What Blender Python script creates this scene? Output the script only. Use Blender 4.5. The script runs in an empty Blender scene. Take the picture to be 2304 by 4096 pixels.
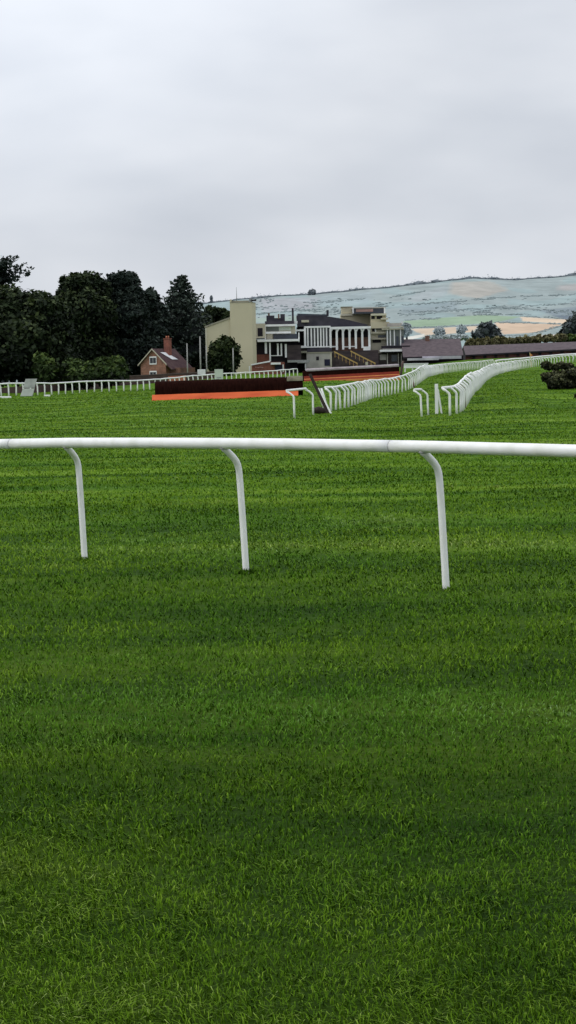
import bpy, math, random
import numpy as np
from mathutils import Matrix, Vector, noise as mnoise

random.seed(7)
rng = np.random.default_rng(11)
scene = bpy.context.scene
COL = scene.collection
R = math.radians

# ------------------------------------------------------------------ camera model (photo pixels 2304 x 4096)
W, H, F = 2304.0, 4096.0, 8000.0
EYE = 1.75
PITCH = math.atan((2048 - 1540) / F)
ROLL = R(1.15)
fwd = np.array([0, math.cos(PITCH), -math.sin(PITCH)])
r0 = np.array([1.0, 0, 0]); u0 = np.array([0, math.sin(PITCH), math.cos(PITCH)])
rgt = math.cos(ROLL) * r0 - math.sin(ROLL) * u0
upv = math.sin(ROLL) * r0 + math.cos(ROLL) * u0
CAMP = np.array([0, 0, EYE])

def P(px, py, D):
    d = fwd * F + rgt * (px - W / 2) + upv * (H / 2 - py)
    return CAMP + d * (D / d[1])

def proj(p):
    v = np.asarray(p, float) - CAMP
    k = F / float(v @ fwd)
    return W / 2 + float(v @ rgt) * k, H / 2 - float(v @ upv) * k

cam = bpy.data.cameras.new("camera")
camo = bpy.data.objects.new("camera", cam); COL.objects.link(camo)
M = Matrix.Identity(4)
for i in range(3):
    M[i][0] = rgt[i]; M[i][1] = upv[i]; M[i][2] = -fwd[i]; M[i][3] = CAMP[i]
camo.matrix_world = M
cam.sensor_fit = 'VERTICAL'; cam.sensor_height = 36.0; cam.lens = 36.0 * F / H
cam.clip_start = 0.1; cam.clip_end = 20000
scene.camera = camo

# ------------------------------------------------------------------ terrain
ZD = np.array([0, 50, 75, 90, 110, 145, 190, 240, 300, 350, 430, 520, 700, 1200, 9000.])
ZV = np.array([0, 0, .1, .25, .4, .9, 1.6, 2.2, 2.8, 3.4, 4.6, 5.2, 5.2, 4.0, 0.])
TD = np.array([0, 60, 110, 145, 200, 300, 430, 600, 1200, 9000.])
TV = np.array([0, 0, .8, 3, 5, 9, 14, 12, 0, 0.])

def zbase(x, y):
    x = np.asarray(x, float); y = np.asarray(y, float)
    d = np.maximum(y, .5)
    u = np.clip(x / d, -.2, .2)
    return np.interp(d, ZD, ZV) + np.interp(d, TD, TV) * u

FENCE_A = [(-150, 1593, 188), (0, 1588, 200), (300, 1574, 226), (600, 1560, 252), (850, 1534, 284), (1190, 1512, 330)]
FENCE_B1 = [(1178, 1672, 92), (1253, 1664, 97)]
FENCE_B2 = [(1324, 1643, 104), (1372, 1634, 110), (1416, 1622, 117), (1459, 1604, 127), (1490, 1592, 138),
            (1540, 1586, 148), (1590, 1580, 157), (1640, 1565, 166), (1697, 1519, 190), (1746, 1500, 250),
            (1819, 1487, 290), (1979, 1468, 350)]
FENCE_C1 = [(1687, 1673, 92), (1713, 1667, 94), (1748, 1662, 96)]
FENCE_C2 = [(1800, 1653, 90), (1829, 1651, 92.5), (1851, 1638, 97), (1874, 1607, 111), (1895, 1572, 125), (1918, 1557, 150), (1940, 1533, 188),
            (1979, 1503, 222), (2030, 1488, 262), (2090, 1476, 300), (2168, 1464, 325), (2304, 1448, 350), (2420, 1440, 360)]
EXTRA = [(610, 1603, 139), (1190, 1582, 139), (1216, 1526, 190), (1600, 1507, 190), (614, 1532, 400), (437, 1546, 385), (870, 1518, 385), (740, 1524, 345), (100, 1570, 350),
         (960, 1489, 420), (1300, 1484, 430), (1480, 1478, 430), (1600, 1470, 430), (1250, 1496, 330), (1400, 1492, 330), (1540, 1486, 330), (1300, 1508, 250), (1500, 1500, 250), (1130, 1500, 420), (1700, 1455, 430), (1867, 1437, 440), (2304, 1415, 440),
         (2200, 1556, 150), (2304, 1600, 130)]
_ctrl = []
for c in FENCE_A + FENCE_B1 + FENCE_B2 + FENCE_C1 + FENCE_C2 + EXTRA:
    p = P(*c); _ctrl.append((p[0] / p[1], math.log(p[1]), p[2] - float(zbase(p[0], p[1]))))
_ctrl = np.array(_ctrl)

def Z(x, y):
    x = np.atleast_1d(np.asarray(x, float)); y = np.atleast_1d(np.asarray(y, float))
    d = np.maximum(y, .5); u = x / d; l = np.log(d)
    num = np.zeros_like(u); den = np.full_like(u, .02)
    for cu, cl, cr in _ctrl:
        w = np.exp(-((u - cu) / .018) ** 2 - ((l - cl) / .13) ** 2)
        num += w * cr; den += w
    near = np.clip((d - 55) / 30, 0, 1)
    z = zbase(x, y) + num / den * near
    z = z + .018 * np.sin(x * .9 + 1.3 * np.sin(y * .31)) * np.sin(y * .55 + .4) * np.clip(1.3 - d / 60, 0, 1)
    return z

def z1(x, y): return float(Z(x, y)[0])

def ground_at(px, D):
    """the ground point that lies in column px (at about the horizon row) at depth D"""
    py = 1540.0
    for _ in range(4):
        p = P(px, py, D); p[2] = z1(p[0], p[1]); py = proj(p)[1]
    return p

# ------------------------------------------------------------------ helpers
def tag(o, label=None, cat=None, group=None, kind=None):
    if label: o['label'] = label
    if cat: o['category'] = cat
    if group: o['group'] = group
    if kind: o['kind'] = kind
    return o

def empty(name, loc, label=None, cat=None, group=None, rz=0.0):
    o = bpy.data.objects.new(name, None); COL.objects.link(o)
    o.empty_display_size = .3
    o.location = loc; o.rotation_euler = (0, 0, rz)
    return tag(o, label, cat, group)

def mesh_obj(name, verts, faces, mat=None, parent=None, smooth=False, attr=None):
    me = bpy.data.meshes.new(name)
    me.from_pydata([tuple(v) for v in verts], [], [tuple(f) for f in faces])
    if mat: me.materials.append(mat)
    if smooth: me.polygons.foreach_set('use_smooth', [True] * len(me.polygons))
    if attr is not None:
        a = me.attributes.new('tone', 'FLOAT', 'POINT'); a.data.foreach_set('value', np.asarray(attr, np.float32))
    o = bpy.data.objects.new(name, me); COL.objects.link(o)
    if parent: o.parent = parent
    return o

class MB:
    def __init__(s): s.v = []; s.f = []
    def add(s, vs, fs):
        n = len(s.v); s.v += [tuple(v) for v in vs]; s.f += [tuple(i + n for i in f) for f in fs]; return s
    def box(s, x0, x1, y0, y1, z0, z1):
        v = [(x, y, z) for z in (z0, z1) for y in (y0, y1) for x in (x0, x1)]
        return s.add(v, [(0, 2, 3, 1), (4, 5, 7, 6), (0, 1, 5, 4), (1, 3, 7, 5), (3, 2, 6, 7), (2, 0, 4, 6)])
    def px(s, x0, y0, x1, y1, D, depth=.5):
        """upright box that covers the photo rectangle when seen from the camera; front face at depth D"""
        cx = (x0 + x1) / 2; w = (x1 - x0) * D / F / 2
        a = P(cx, y1, D); b = P(cx, y0, D)
        return s.box(a[0] - w, a[0] + w, D, D + depth, a[2], b[2])
    def prism(s, poly, off):
        n = len(poly); off = np.asarray(off, float)
        v = [tuple(p) for p in poly] + [tuple(np.asarray(p) + off) for p in poly]
        f = [tuple(range(n)), tuple(range(2 * n - 1, n - 1, -1))]
        for i in range(n):
            j = (i + 1) % n; f.append((i, i + n, j + n, j))
        return s.add(v, f)
    def tube(s, path, r, seg=8, cap=True):
        path = [np.asarray(p, float) for p in path]; n = len(path)
        rr = r if hasattr(r, '__len__') else [r] * n
        vs = []; fs = []
        ref = None
        for i, p in enumerate(path):
            t = path[min(i + 1, n - 1)] - path[max(i - 1, 0)]; t = t / (np.linalg.norm(t) + 1e-9)
            if ref is None:
                ref = np.array([0, 0, 1.]) if abs(t[2]) < .8 else np.array([1., 0, 0])
            a = np.cross(t, ref); a /= np.linalg.norm(a) + 1e-9; b = np.cross(a, t); ref = b
            for k in range(seg):
                c = 2 * math.pi * k / seg
                vs.append(p + rr[i] * (math.cos(c) * a + math.sin(c) * b))
        for i in range(n - 1):
            for k in range(seg):
                k2 = (k + 1) % seg
                fs.append((i * seg + k, i * seg + k2, (i + 1) * seg + k2, (i + 1) * seg + k))
        if cap:
            fs.append(tuple(range(seg))[::-1]); fs.append(tuple((n - 1) * seg + k for k in range(seg)))
        return s.add(vs, fs)
    def build(s, name, mat, parent=None, smooth=False, local=False, label=None):
        v = s.v
        if parent is not None and not local:
            ox, oy, oz = parent.location
            q = parent
            while q.parent is not None:
                q = q.parent; ox += q.location[0]; oy += q.location[1]; oz += q.location[2]
            v = [(a - ox, b - oy, c - oz) for a, b, c in v]
        o = mesh_obj(name, v, s.f, mat, parent, smooth)
        if label: o['label'] = label
        return o

def bevel(o, w=.02, seg=2):
    m = o.modifiers.new('bevel', 'BEVEL'); m.width = w; m.segments = seg; m.limit_method = 'ANGLE'
    return o

# ------------------------------------------------------------------ materials
def lin(c):
    return tuple(((v / 255) / 12.92 if v / 255 <= .04045 else ((v / 255 + .055) / 1.055) ** 2.4) for v in c)

def new_mat(name):
    m = bpy.data.materials.new(name); m.use_nodes = True
    nt = m.node_tree; nt.nodes.clear()
    out = nt.nodes.new('ShaderNodeOutputMaterial'); b = nt.nodes.new('ShaderNodeBsdfPrincipled')
    nt.links.new(b.outputs[0], out.inputs[0])
    return m, nt, b

def surf(name, c1, c2=None, scale=3.0, rough=.7, bump=0.0, spec=.2, stretch=(1, 1, 1), lo=.35, hi=.65, detail=5):
    """plain weathered surface: two tones broken by noise, plus a fine bump"""
    m, nt, b = new_mat(name)
    c2 = c2 or tuple(v * .8 for v in c1)
    tc = nt.nodes.new('ShaderNodeTexCoord'); mp = nt.nodes.new('ShaderNodeMapping'); mp.inputs['Scale'].default_value = stretch
    nz = nt.nodes.new('ShaderNodeTexNoise'); nz.inputs['Scale'].default_value = scale; nz.inputs['Detail'].default_value = detail
    rp = nt.nodes.new('ShaderNodeMapRange'); rp.inputs[1].default_value = lo; rp.inputs[2].default_value = hi
    mx = nt.nodes.new('ShaderNodeMix'); mx.data_type = 'RGBA'
    mx.inputs[6].default_value = (*c1, 1); mx.inputs[7].default_value = (*c2, 1)
    nt.links.new(tc.outputs['Object'], mp.inputs[0]); nt.links.new(mp.outputs[0], nz.inputs['Vector'])
    nt.links.new(nz.outputs[0], rp.inputs[0]); nt.links.new(rp.outputs[0], mx.inputs[0]); nt.links.new(mx.outputs[2], b.inputs['Base Color'])
    b.inputs['Roughness'].default_value = rough; b.inputs['Specular IOR Level'].default_value = spec
    if bump:
        bp = nt.nodes.new('ShaderNodeBump'); bp.inputs['Strength'].default_value = bump; bp.inputs['Distance'].default_value = .02
        nt.links.new(nz.outputs[0], bp.inputs['Height']); nt.links.new(bp.outputs[0], b.inputs['Normal'])
    return m

def brick(name, c1, c2, mortar, scale=3.0):
    m, nt, b = new_mat(name)
    tc = nt.nodes.new('ShaderNodeTexCoord')
    sp = nt.nodes.new('ShaderNodeSeparateXYZ'); cb = nt.nodes.new('ShaderNodeCombineXYZ')
    ad = nt.nodes.new('ShaderNodeMath'); ad.operation = 'ADD'
    nt.links.new(tc.outputs['Object'], sp.inputs[0]); nt.links.new(sp.outputs[0], ad.inputs[0]); nt.links.new(sp.outputs[1], ad.inputs[1])
    nt.links.new(ad.outputs[0], cb.inputs[0]); nt.links.new(sp.outputs[2], cb.inputs[1])
    br = nt.nodes.new('ShaderNodeTexBrick'); br.inputs['Scale'].default_value = scale
    br.inputs['Color1'].default_value = (*c1, 1); br.inputs['Color2'].default_value = (*c2, 1); br.inputs['Mortar'].default_value = (*mortar, 1)
    nt.links.new(cb.outputs[0], br.inputs['Vector'])
    nz = nt.nodes.new('ShaderNodeTexNoise'); nz.inputs['Scale'].default_value = .8; nz.inputs['Detail'].default_value = 6
    nt.links.new(tc.outputs['Object'], nz.inputs['Vector'])
    rp = nt.nodes.new('ShaderNodeMapRange'); rp.inputs[1].default_value = .3; rp.inputs[2].default_value = .7; rp.inputs[3].default_value = .55; rp.inputs[4].default_value = 1.15
    nt.links.new(nz.outputs[0], rp.inputs[0])
    mx = nt.nodes.new('ShaderNodeMix'); mx.data_type = 'RGBA'; mx.blend_type = 'MULTIPLY'; mx.inputs[0].default_value = 1
    nt.links.new(br.outputs[0], mx.inputs[6]); nt.links.new(rp.outputs[0], mx.inputs[7]); nt.links.new(mx.outputs[2], b.inputs['Base Color'])
    b.inputs['Roughness'].default_value = .85
    return m

def leaf_mat(name, dark, mid, light):
    m, nt, b = new_mat(name)
    at = nt.nodes.new('ShaderNodeAttribute'); at.attribute_name = 'tone'
    rp = nt.nodes.new('ShaderNodeValToRGB'); e = rp.color_ramp.elements
    e[0].position = 0; e[0].color = (*dark, 1); e[1].position = 1; e[1].color = (*light, 1)
    n = e.new(.5); n.color = (*mid, 1)
    nt.links.new(at.outputs['Fac'], rp.inputs[0]); nt.links.new(rp.outputs[0], b.inputs['Base Color'])
    b.inputs['Roughness'].default_value = .7; b.inputs['Specular IOR Level'].default_value = .15
    return m

M_white = surf('white_plastic', (.87, .87, .85), (.70, .71, .65), scale=5, rough=.45, spec=.4, lo=.45, hi=.8)
M_postw = surf('white_post_plastic', (.88, .88, .85), (.72, .73, .68), scale=9, rough=.5, stretch=(1, 1, .4), lo=.45, hi=.8)
for m_ in (M_white, M_postw):                       # hollow plastic lets a little light through
    b_ = m_.node_tree.nodes['Principled BSDF']
    b_.inputs['Subsurface Weight'].default_value = .55; b_.inputs['Subsurface Radius'].default_value = (.06, .06, .055); b_.inputs['Subsurface Scale'].default_value = 1
M_joint = surf('joint_grime', (.42, .42, .41), (.28, .28, .26), scale=8)
M_farwhite = surf('white_fence_paint', (.88, .88, .86), (.78, .79, .73), scale=2, rough=.55, lo=.5, hi=.8)
M_brownpost = surf('brown_paint', (.12, .045, .035), (.07, .03, .025), scale=5)
M_cream = surf('cream_render', (.60, .545, .385), (.54, .49, .35), scale=.25, rough=.9, lo=.3, hi=.75, detail=8)
M_cream2 = surf('grey_cream_render', (.55, .51, .40), (.42, .39, .31), scale=.35, rough=.9, detail=8)
M_creamd = surf('weathered_cream_edge', (.33, .31, .23), (.26, .25, .2), scale=.5, rough=.9)
M_conc = surf('concrete', (.46, .44, .40), (.33, .31, .29), scale=.5, rough=.9, detail=8)
M_trim = surf('white_trim_paint', (.86, .86, .86), (.72, .72, .74), scale=.8, rough=.6)
M_roof = surf('slate_roof', (.035, .032, .045), (.06, .055, .07), scale=.7, rough=.75, detail=8)
M_tile = surf('purple_grey_tiles', (.125, .098, .105), (.085, .068, .075), scale=1.2, rough=.85, stretch=(1, 1, 3), detail=9, bump=.3)
M_htile = surf('plum_roof_tiles', (.052, .026, .03), (.085, .05, .048), scale=1.3, rough=.85, detail=8)
M_dark = surf('dark_interior', (.012, .011, .016), (.028, .022, .03), scale=.4, rough=.8)
M_navy = surf('navy_panel', (.012, .014, .035), (.02, .022, .05), scale=1, rough=.5)
M_seat = surf('dark_terrace', (.042, .034, .036), (.075, .06, .058), scale=1.2, rough=.9, stretch=(.3, 1, 1))
M_yellow = surf('yellow_rail_paint', (.50, .34, .12), (.38, .25, .10), scale=2)
M_brickr = brick('red_brick', (.26, .065, .04), (.2, .05, .035), (.28, .17, .13), 1.6)
M_brickb = brick('brown_brick', (.17, .075, .05), (.12, .05, .035), (.24, .16, .12), 1.6)
M_brickw = brick('dark_wall_brick', (.085, .045, .04), (.06, .033, .03), (.11, .08, .07), 1.6)
M_orangew = brick('orange_brick', (.48, .15, .075), (.38, .12, .06), (.40, .22, .15), 1.6)
M_hobrick = brick('house_brick', (.30, .125, .075), (.2, .08, .05), (.36, .25, .19), 1.4)
M_orange = surf('orange_board', (.76, .155, .052), (.55, .085, .03), scale=.9, rough=.6, stretch=(.5, 1, 2), detail=8, lo=.4, hi=.75)
M_birch = surf('birch_brush', spec=.02, c1=(.011, .0035, .003), c2=(.024, .008, .006), scale=5, rough=.95, stretch=(3, 3, .4), detail=8, bump=.6)
M_birchtop = surf('birch_tips', (.055, .032, .022), (.028, .014, .01), scale=6, spec=.02, rough=.95, stretch=(3, 3, .4), detail=8, bump=.6)
M_cover = surf('green_grey_cover', (.20, .19, .125), (.12, .11, .075), scale=2.5, rough=.9)
M_pad = surf('pale_padding', (.40, .36, .37), (.27, .23, .24), scale=1.5, rough=.7)
M_redboard = surf('red_board', (.35, .05, .03), (.24, .035, .022), scale=1.2, rough=.6)
M_oranline = surf('orange_line_paint', (.66, .27, .09), (.52, .18, .06), scale=1.5)
M_plank = surf('black_plank', (.022, .016, .014), (.05, .035, .03), scale=5, rough=.85, stretch=(4, 4, .4))
M_signw = surf('faded_white_board', (.62, .64, .60), (.47, .49, .46), scale=1.1, rough=.6, detail=8)
M_signg = surf('pale_green_board', (.56, .62, .53), (.47, .53, .45), scale=1.1, rough=.6)
M_grey = surf('grey_metal', (.32, .33, .32), (.22, .23, .22), scale=3, rough=.5)
M_polew = surf('pale_pole', (.42, .42, .40), (.3, .3, .29), scale=3, rough=.6)
M_bark = surf('bark', (.06, .045, .035), (.03, .024, .02), scale=4, rough=.95, stretch=(3, 3, .5), bump=.5)
M_patch = surf('white_sheet', (.75, .75, .75), (.66, .66, .67), scale=1)
M_sport = surf('rust_post', (.2, .06, .04), (.1, .035, .025), scale=4)

def glass_mat(name, c, rough=.12):
    m, nt, b = new_mat(name)
    tc = nt.nodes.new('ShaderNodeTexCoord'); nz = nt.nodes.new('ShaderNodeTexNoise'); nz.inputs['Scale'].default_value = .5
    mx = nt.nodes.new('ShaderNodeMix'); mx.data_type = 'RGBA'; mx.inputs[6].default_value = (*c, 1); mx.inputs[7].default_value = (*[v * .45 for v in c], 1)
    nt.links.new(tc.outputs['Object'], nz.inputs['Vector']); nt.links.new(nz.outputs[0], mx.inputs[0]); nt.links.new(mx.outputs[2], b.inputs['Base Color'])
    b.inputs['Roughness'].default_value = rough; b.inputs['Specular IOR Level'].default_value = .5
    return m
M_glass = glass_mat('window_glass', (.02, .025, .035))
M_glassg = glass_mat('green_grey_glazing', (.17, .19, .17), .25)
M_glassb = glass_mat('blue_glazing', (.05, .06, .085), .2)

# grass: the same large-scale tone for the turf sheet and for the blades
def grass_tone(nt):
    geo = nt.nodes.new('ShaderNodeNewGeometry')
    def nz(stretch, scale, detail, rot=0.0, dist=0.0):
        mp = nt.nodes.new('ShaderNodeMapping'); mp.inputs['Scale'].default_value = stretch; mp.inputs['Rotation'].default_value = (0, 0, rot)
        n = nt.nodes.new('ShaderNodeTexNoise'); n.inputs['Scale'].default_value = scale; n.inputs['Detail'].default_value = detail
        n.inputs['Distortion'].default_value = dist
        nt.links.new(geo.outputs['Position'], mp.inputs[0]); nt.links.new(mp.outputs[0], n.inputs['Vector']); return n.outputs[0]
    stripes = nz((.16, 1, 1), .27, 3, R(-8), .4)          # long mowing bands
    patch = nz((.6, 1, 1), .55, 4, .3)                # worn and lush patches
    fine = nz((1, 1, 1), 2.4, 5)
    def math_(op, a, b_):
        m = nt.nodes.new('ShaderNodeMath'); m.operation = op
        for i, v in enumerate((a, b_)):
            if isinstance(v, (int, float)): m.inputs[i].default_value = v
            else: nt.links.new(v, m.inputs[i])
        return m.outputs[0]
    s = math_('ADD', math_('MULTIPLY', stripes, .50), math_('ADD', math_('MULTIPLY', patch, .32), math_('MULTIPLY', fine, .18)))
    mr = nt.nodes.new('ShaderNodeMapRange'); mr.inputs[1].default_value = .375; mr.inputs[2].default_value = .61
    nt.links.new(s, mr.inputs[0])
    return geo, mr.outputs[0], patch, fine, math_, nz

def grass_ramp(nt, fac, cols):
    rp = nt.nodes.new('ShaderNodeValToRGB'); e = rp.color_ramp.elements
    e[0].position = 0; e[0].color = (*cols[0], 1); e[1].position = 1; e[1].color = (*cols[-1], 1)
    for i, c in enumerate(cols[1:-1]):
        n = e.new((i + 1) / (len(cols) - 1)); n.color = (*c, 1)
    nt.links.new(fac, rp.inputs[0]); return rp.outputs[0]

def make_turf():
    m, nt, b = new_mat('turf')
    geo, tone, patch, fine, math_, nz = grass_tone(nt)
    wisps = nz((.09, .8, 1), .8, 7, R(-6), .5)       # ragged tufts and dark furrows read at a grazing angle
    mr = nt.nodes.new('ShaderNodeMapRange'); mr.inputs[1].default_value = .40; mr.inputs[2].default_value = .66
    nt.links.new(wisps, mr.inputs[0])
    f = math_('ADD', math_('MULTIPLY', tone, .50), math_('MULTIPLY', mr.outputs[0], .50))
    col = grass_ramp(nt, f, [(.016, .050, .002), (.046, .112, .004), (.096, .184, .008), (.155, .26, .024)])
    sp = nt.nodes.new('ShaderNodeSeparateXYZ'); nt.links.new(geo.outputs['Position'], sp.inputs[0])   # shade between the near blades put into the turf colour
    root_shade = nt.nodes.new('ShaderNodeMapRange'); root_shade.inputs[1].default_value = 5; root_shade.inputs[2].default_value = 34; root_shade.inputs[3].default_value = .3; root_shade.inputs[4].default_value = 1
    nt.links.new(sp.outputs[1], root_shade.inputs[0])
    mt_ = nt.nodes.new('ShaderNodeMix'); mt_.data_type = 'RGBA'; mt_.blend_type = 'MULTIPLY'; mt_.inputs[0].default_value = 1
    nt.links.new(col, mt_.inputs[6]); nt.links.new(root_shade.outputs[0], mt_.inputs[7])
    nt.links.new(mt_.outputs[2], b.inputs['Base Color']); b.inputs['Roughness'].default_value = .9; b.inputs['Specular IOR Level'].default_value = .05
    bn = nz((1, 1, 1), 9, 4)
    bp = nt.nodes.new('ShaderNodeBump'); bp.inputs['Strength'].default_value = .8; bp.inputs['Distance'].default_value = .05
    nt.links.new(bn, bp.inputs['Height']); nt.links.new(bp.outputs[0], b.inputs['Normal'])
    return m

def make_blade():
    m, nt, b = new_mat('grass_blade')
    geo, tone, patch, fine, math_, nz = grass_tone(nt)
    at = nt.nodes.new('ShaderNodeAttribute'); at.attribute_name = 'tone'
    f = math_('ADD', math_('MULTIPLY', tone, .52), math_('MULTIPLY', at.outputs['Fac'], .52))
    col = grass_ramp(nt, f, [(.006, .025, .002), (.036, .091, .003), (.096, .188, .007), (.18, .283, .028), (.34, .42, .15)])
    # a little straw brown in the worn spots
    mr = nt.nodes.new('ShaderNodeMapRange'); mr.inputs[1].default_value = .60; mr.inputs[2].default_value = .74; mr.inputs[4].default_value = .4
    nt.links.new(patch, mr.inputs[0])
    mx = nt.nodes.new('ShaderNodeMix'); mx.data_type = 'RGBA'; mx.inputs[7].default_value = (.13, .13, .025, 1)
    nt.links.new(mr.outputs[0], mx.inputs[0]); nt.links.new(col, mx.inputs[6])
    lush = nz((.5, 1, 1), .33, 3, -.4, .5)               # deeper, bluer green where the sward is thick
    lr = nt.nodes.new('ShaderNodeMapRange'); lr.inputs[1].default_value = .48; lr.inputs[2].default_value = .66; lr.inputs[4].default_value = .75
    nt.links.new(lush, lr.inputs[0])
    ml = nt.nodes.new('ShaderNodeMix'); ml.data_type = 'RGBA'; ml.blend_type = 'MULTIPLY'; ml.inputs[7].default_value = (.55, .78, 1.25, 1)
    nt.links.new(lr.outputs[0], ml.inputs[0]); nt.links.new(mx.outputs[2], ml.inputs[6])
    nt.links.new(ml.outputs[2], b.inputs['Base Color'])
    b.inputs['Roughness'].default_value = .7; b.inputs['Specular IOR Level'].default_value = .04
    return m
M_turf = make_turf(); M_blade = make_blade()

# ------------------------------------------------------------------ world
def make_world():
    w = bpy.data.worlds.new("World"); scene.world = w; w.use_nodes = True
    nt = w.node_tree; nt.nodes.clear(); L = nt.links.new
    out = nt.nodes.new('ShaderNodeOutputWorld'); bg = nt.nodes.new('ShaderNodeBackground'); bg.inputs[1].default_value = .1
    sky = nt.nodes.new('ShaderNodeTexSky'); sky.sky_type = 'NISHITA'; sky.sun_disc = False
    sky.sun_elevation = SUN_EL; sky.sun_rotation = SUN_AZ; sky.dust_density = 3
    tc = nt.nodes.new('ShaderNodeTexCoord')
    def noise(sc, scale, detail, rot=0.0):
        mp = nt.nodes.new('ShaderNodeMapping'); mp.inputs['Scale'].default_value = sc; mp.inputs['Rotation'].default_value = (0, rot, 0)
        n = nt.nodes.new('ShaderNodeTexNoise'); n.inputs['Scale'].default_value = scale; n.inputs['Detail'].default_value = detail
        n.inputs['Roughness'].default_value = .45
        L(tc.outputs['Generated'], mp.inputs[0]); L(mp.outputs[0], n.inputs['Vector']); return n.outputs[0]
    def mt(op, a, b_):
        m = nt.nodes.new('ShaderNodeMath'); m.operation = op
        for i, v in enumerate((a, b_)):
            if isinstance(v, (int, float)): m.inputs[i].default_value = v
            else: L(v, m.inputs[i])
        return m.outputs[0]
    bands = noise((1, 1, 3.0), 5.0, 3, R(7))
    puffs = noise((1, 1, 2.4), 13.0, 4, R(4))
    sp = nt.nodes.new('ShaderNodeSeparateXYZ'); L(tc.outputs['Generated'], sp.inputs[0])
    c = mt('ADD', mt('MULTIPLY', bands, .72), mt('MULTIPLY', puffs, .28))
    mr = nt.nodes.new('ShaderNodeMapRange'); mr.inputs[1].default_value = .34; mr.inputs[2].default_value = .70
    L(c, mr.inputs[0])
    # the overcast brightens with height, most of all towards the veiled sun on the upper left
    h = mt('MULTIPLY', sp.outputs[2], 1.0)
    e = nt.nodes.new('ShaderNodeMapRange'); e.inputs[1].default_value = .07; e.inputs[2].default_value = .75; e.inputs[3].default_value = 0; e.inputs[4].default_value = .55
    L(h, e.inputs[0])
    nrm = nt.nodes.new('ShaderNodeVectorMath'); nrm.operation = 'DOT_PRODUCT'; nrm.inputs[1].default_value = tuple(np.array([-.14, .95, .29]) / np.linalg.norm([-.14, .95, .29]))
    L(tc.outputs['Generated'], nrm.inputs[0])
    g = nt.nodes.new('ShaderNodeMapRange'); g.interpolation_type = 'SMOOTHSTEP'; g.inputs[1].default_value = .968; g.inputs[2].default_value = 1.0; g.inputs[4].default_value = .30
    L(nrm.outputs['Value'], g.inputs[0])
    lift = mt('ADD', mt('ADD', mt('MULTIPLY', mr.outputs[0], .24), 0.92), mt('ADD', e.outputs[0], g.outputs[0]))
    tint = nt.nodes.new('ShaderNodeMix'); tint.data_type = 'RGBA'
    tint.inputs[6].default_value = (6.20, 6.62, 7.35, 1); tint.inputs[7].default_value = (6.95, 7.18, 7.60, 1)
    L(mr.outputs[0], tint.inputs[0])
    mul = nt.nodes.new('ShaderNodeVectorMath'); mul.operation = 'SCALE'
    L(tint.outputs[2], mul.inputs[0]); L(lift, mul.inputs['Scale'])
    mx = nt.nodes.new('ShaderNodeMix'); mx.data_type = 'RGBA'; mx.inputs[0].default_value = .95
    L(sky.outputs[0], mx.inputs[6]); L(mul.outputs[0], mx.inputs[7]); L(mx.outputs[2], bg.inputs[0]); L(bg.outputs[0], out.inputs[0])

SUN_EL = R(48); SUN_AZ = R(-100)      # left of the camera and a little behind it
make_world()
sl = bpy.data.lights.new('sun', 'SUN'); sl.energy = 1.1; sl.angle = R(14); sl.color = (1, .965, .91)
so = bpy.data.objects.new('sun', sl); COL.objects.link(so)
sd = Vector((math.sin(SUN_AZ) * math.cos(SUN_EL), math.cos(SUN_AZ) * math.cos(SUN_EL), math.sin(SUN_EL)))
so.rotation_euler = sd.to_track_quat('Z', 'Y').to_euler(); so.location = (-20, -10, 40)
scene.view_settings.view_transform = 'Standard'; scene.view_settings.look = 'None'; scene.view_settings.exposure = 0

# ------------------------------------------------------------------ ground sheet
def make_ground():
    ds = np.concatenate([[-300, -60, -10, 0, 2], np.geomspace(3.5, 60, 70), np.geomspace(62, 520, 190), np.geomspace(560, 9000, 16)])
    us = np.concatenate([-np.geomspace(6, .3, 14), np.linspace(-.28, .28, 113), np.geomspace(.3, 6, 14)])
    vs = []; 
    for d in ds:
        x = us * max(d, 8.0); zz = Z(x, np.full_like(x, d)) if d > 0 else np.zeros_like(x)
        vs.append(np.stack([x, np.full_like(x, d), zz], 1))
    n, k = len(ds), len(us)
    f = [(i * k + j, i * k + j + 1, (i + 1) * k + j + 1, (i + 1) * k + j) for i in range(n - 1) for j in range(k - 1)]
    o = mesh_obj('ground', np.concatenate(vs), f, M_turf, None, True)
    tag(o, 'mown green racecourse turf rising gently to the far fences', kind='structure')
make_ground()

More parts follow.
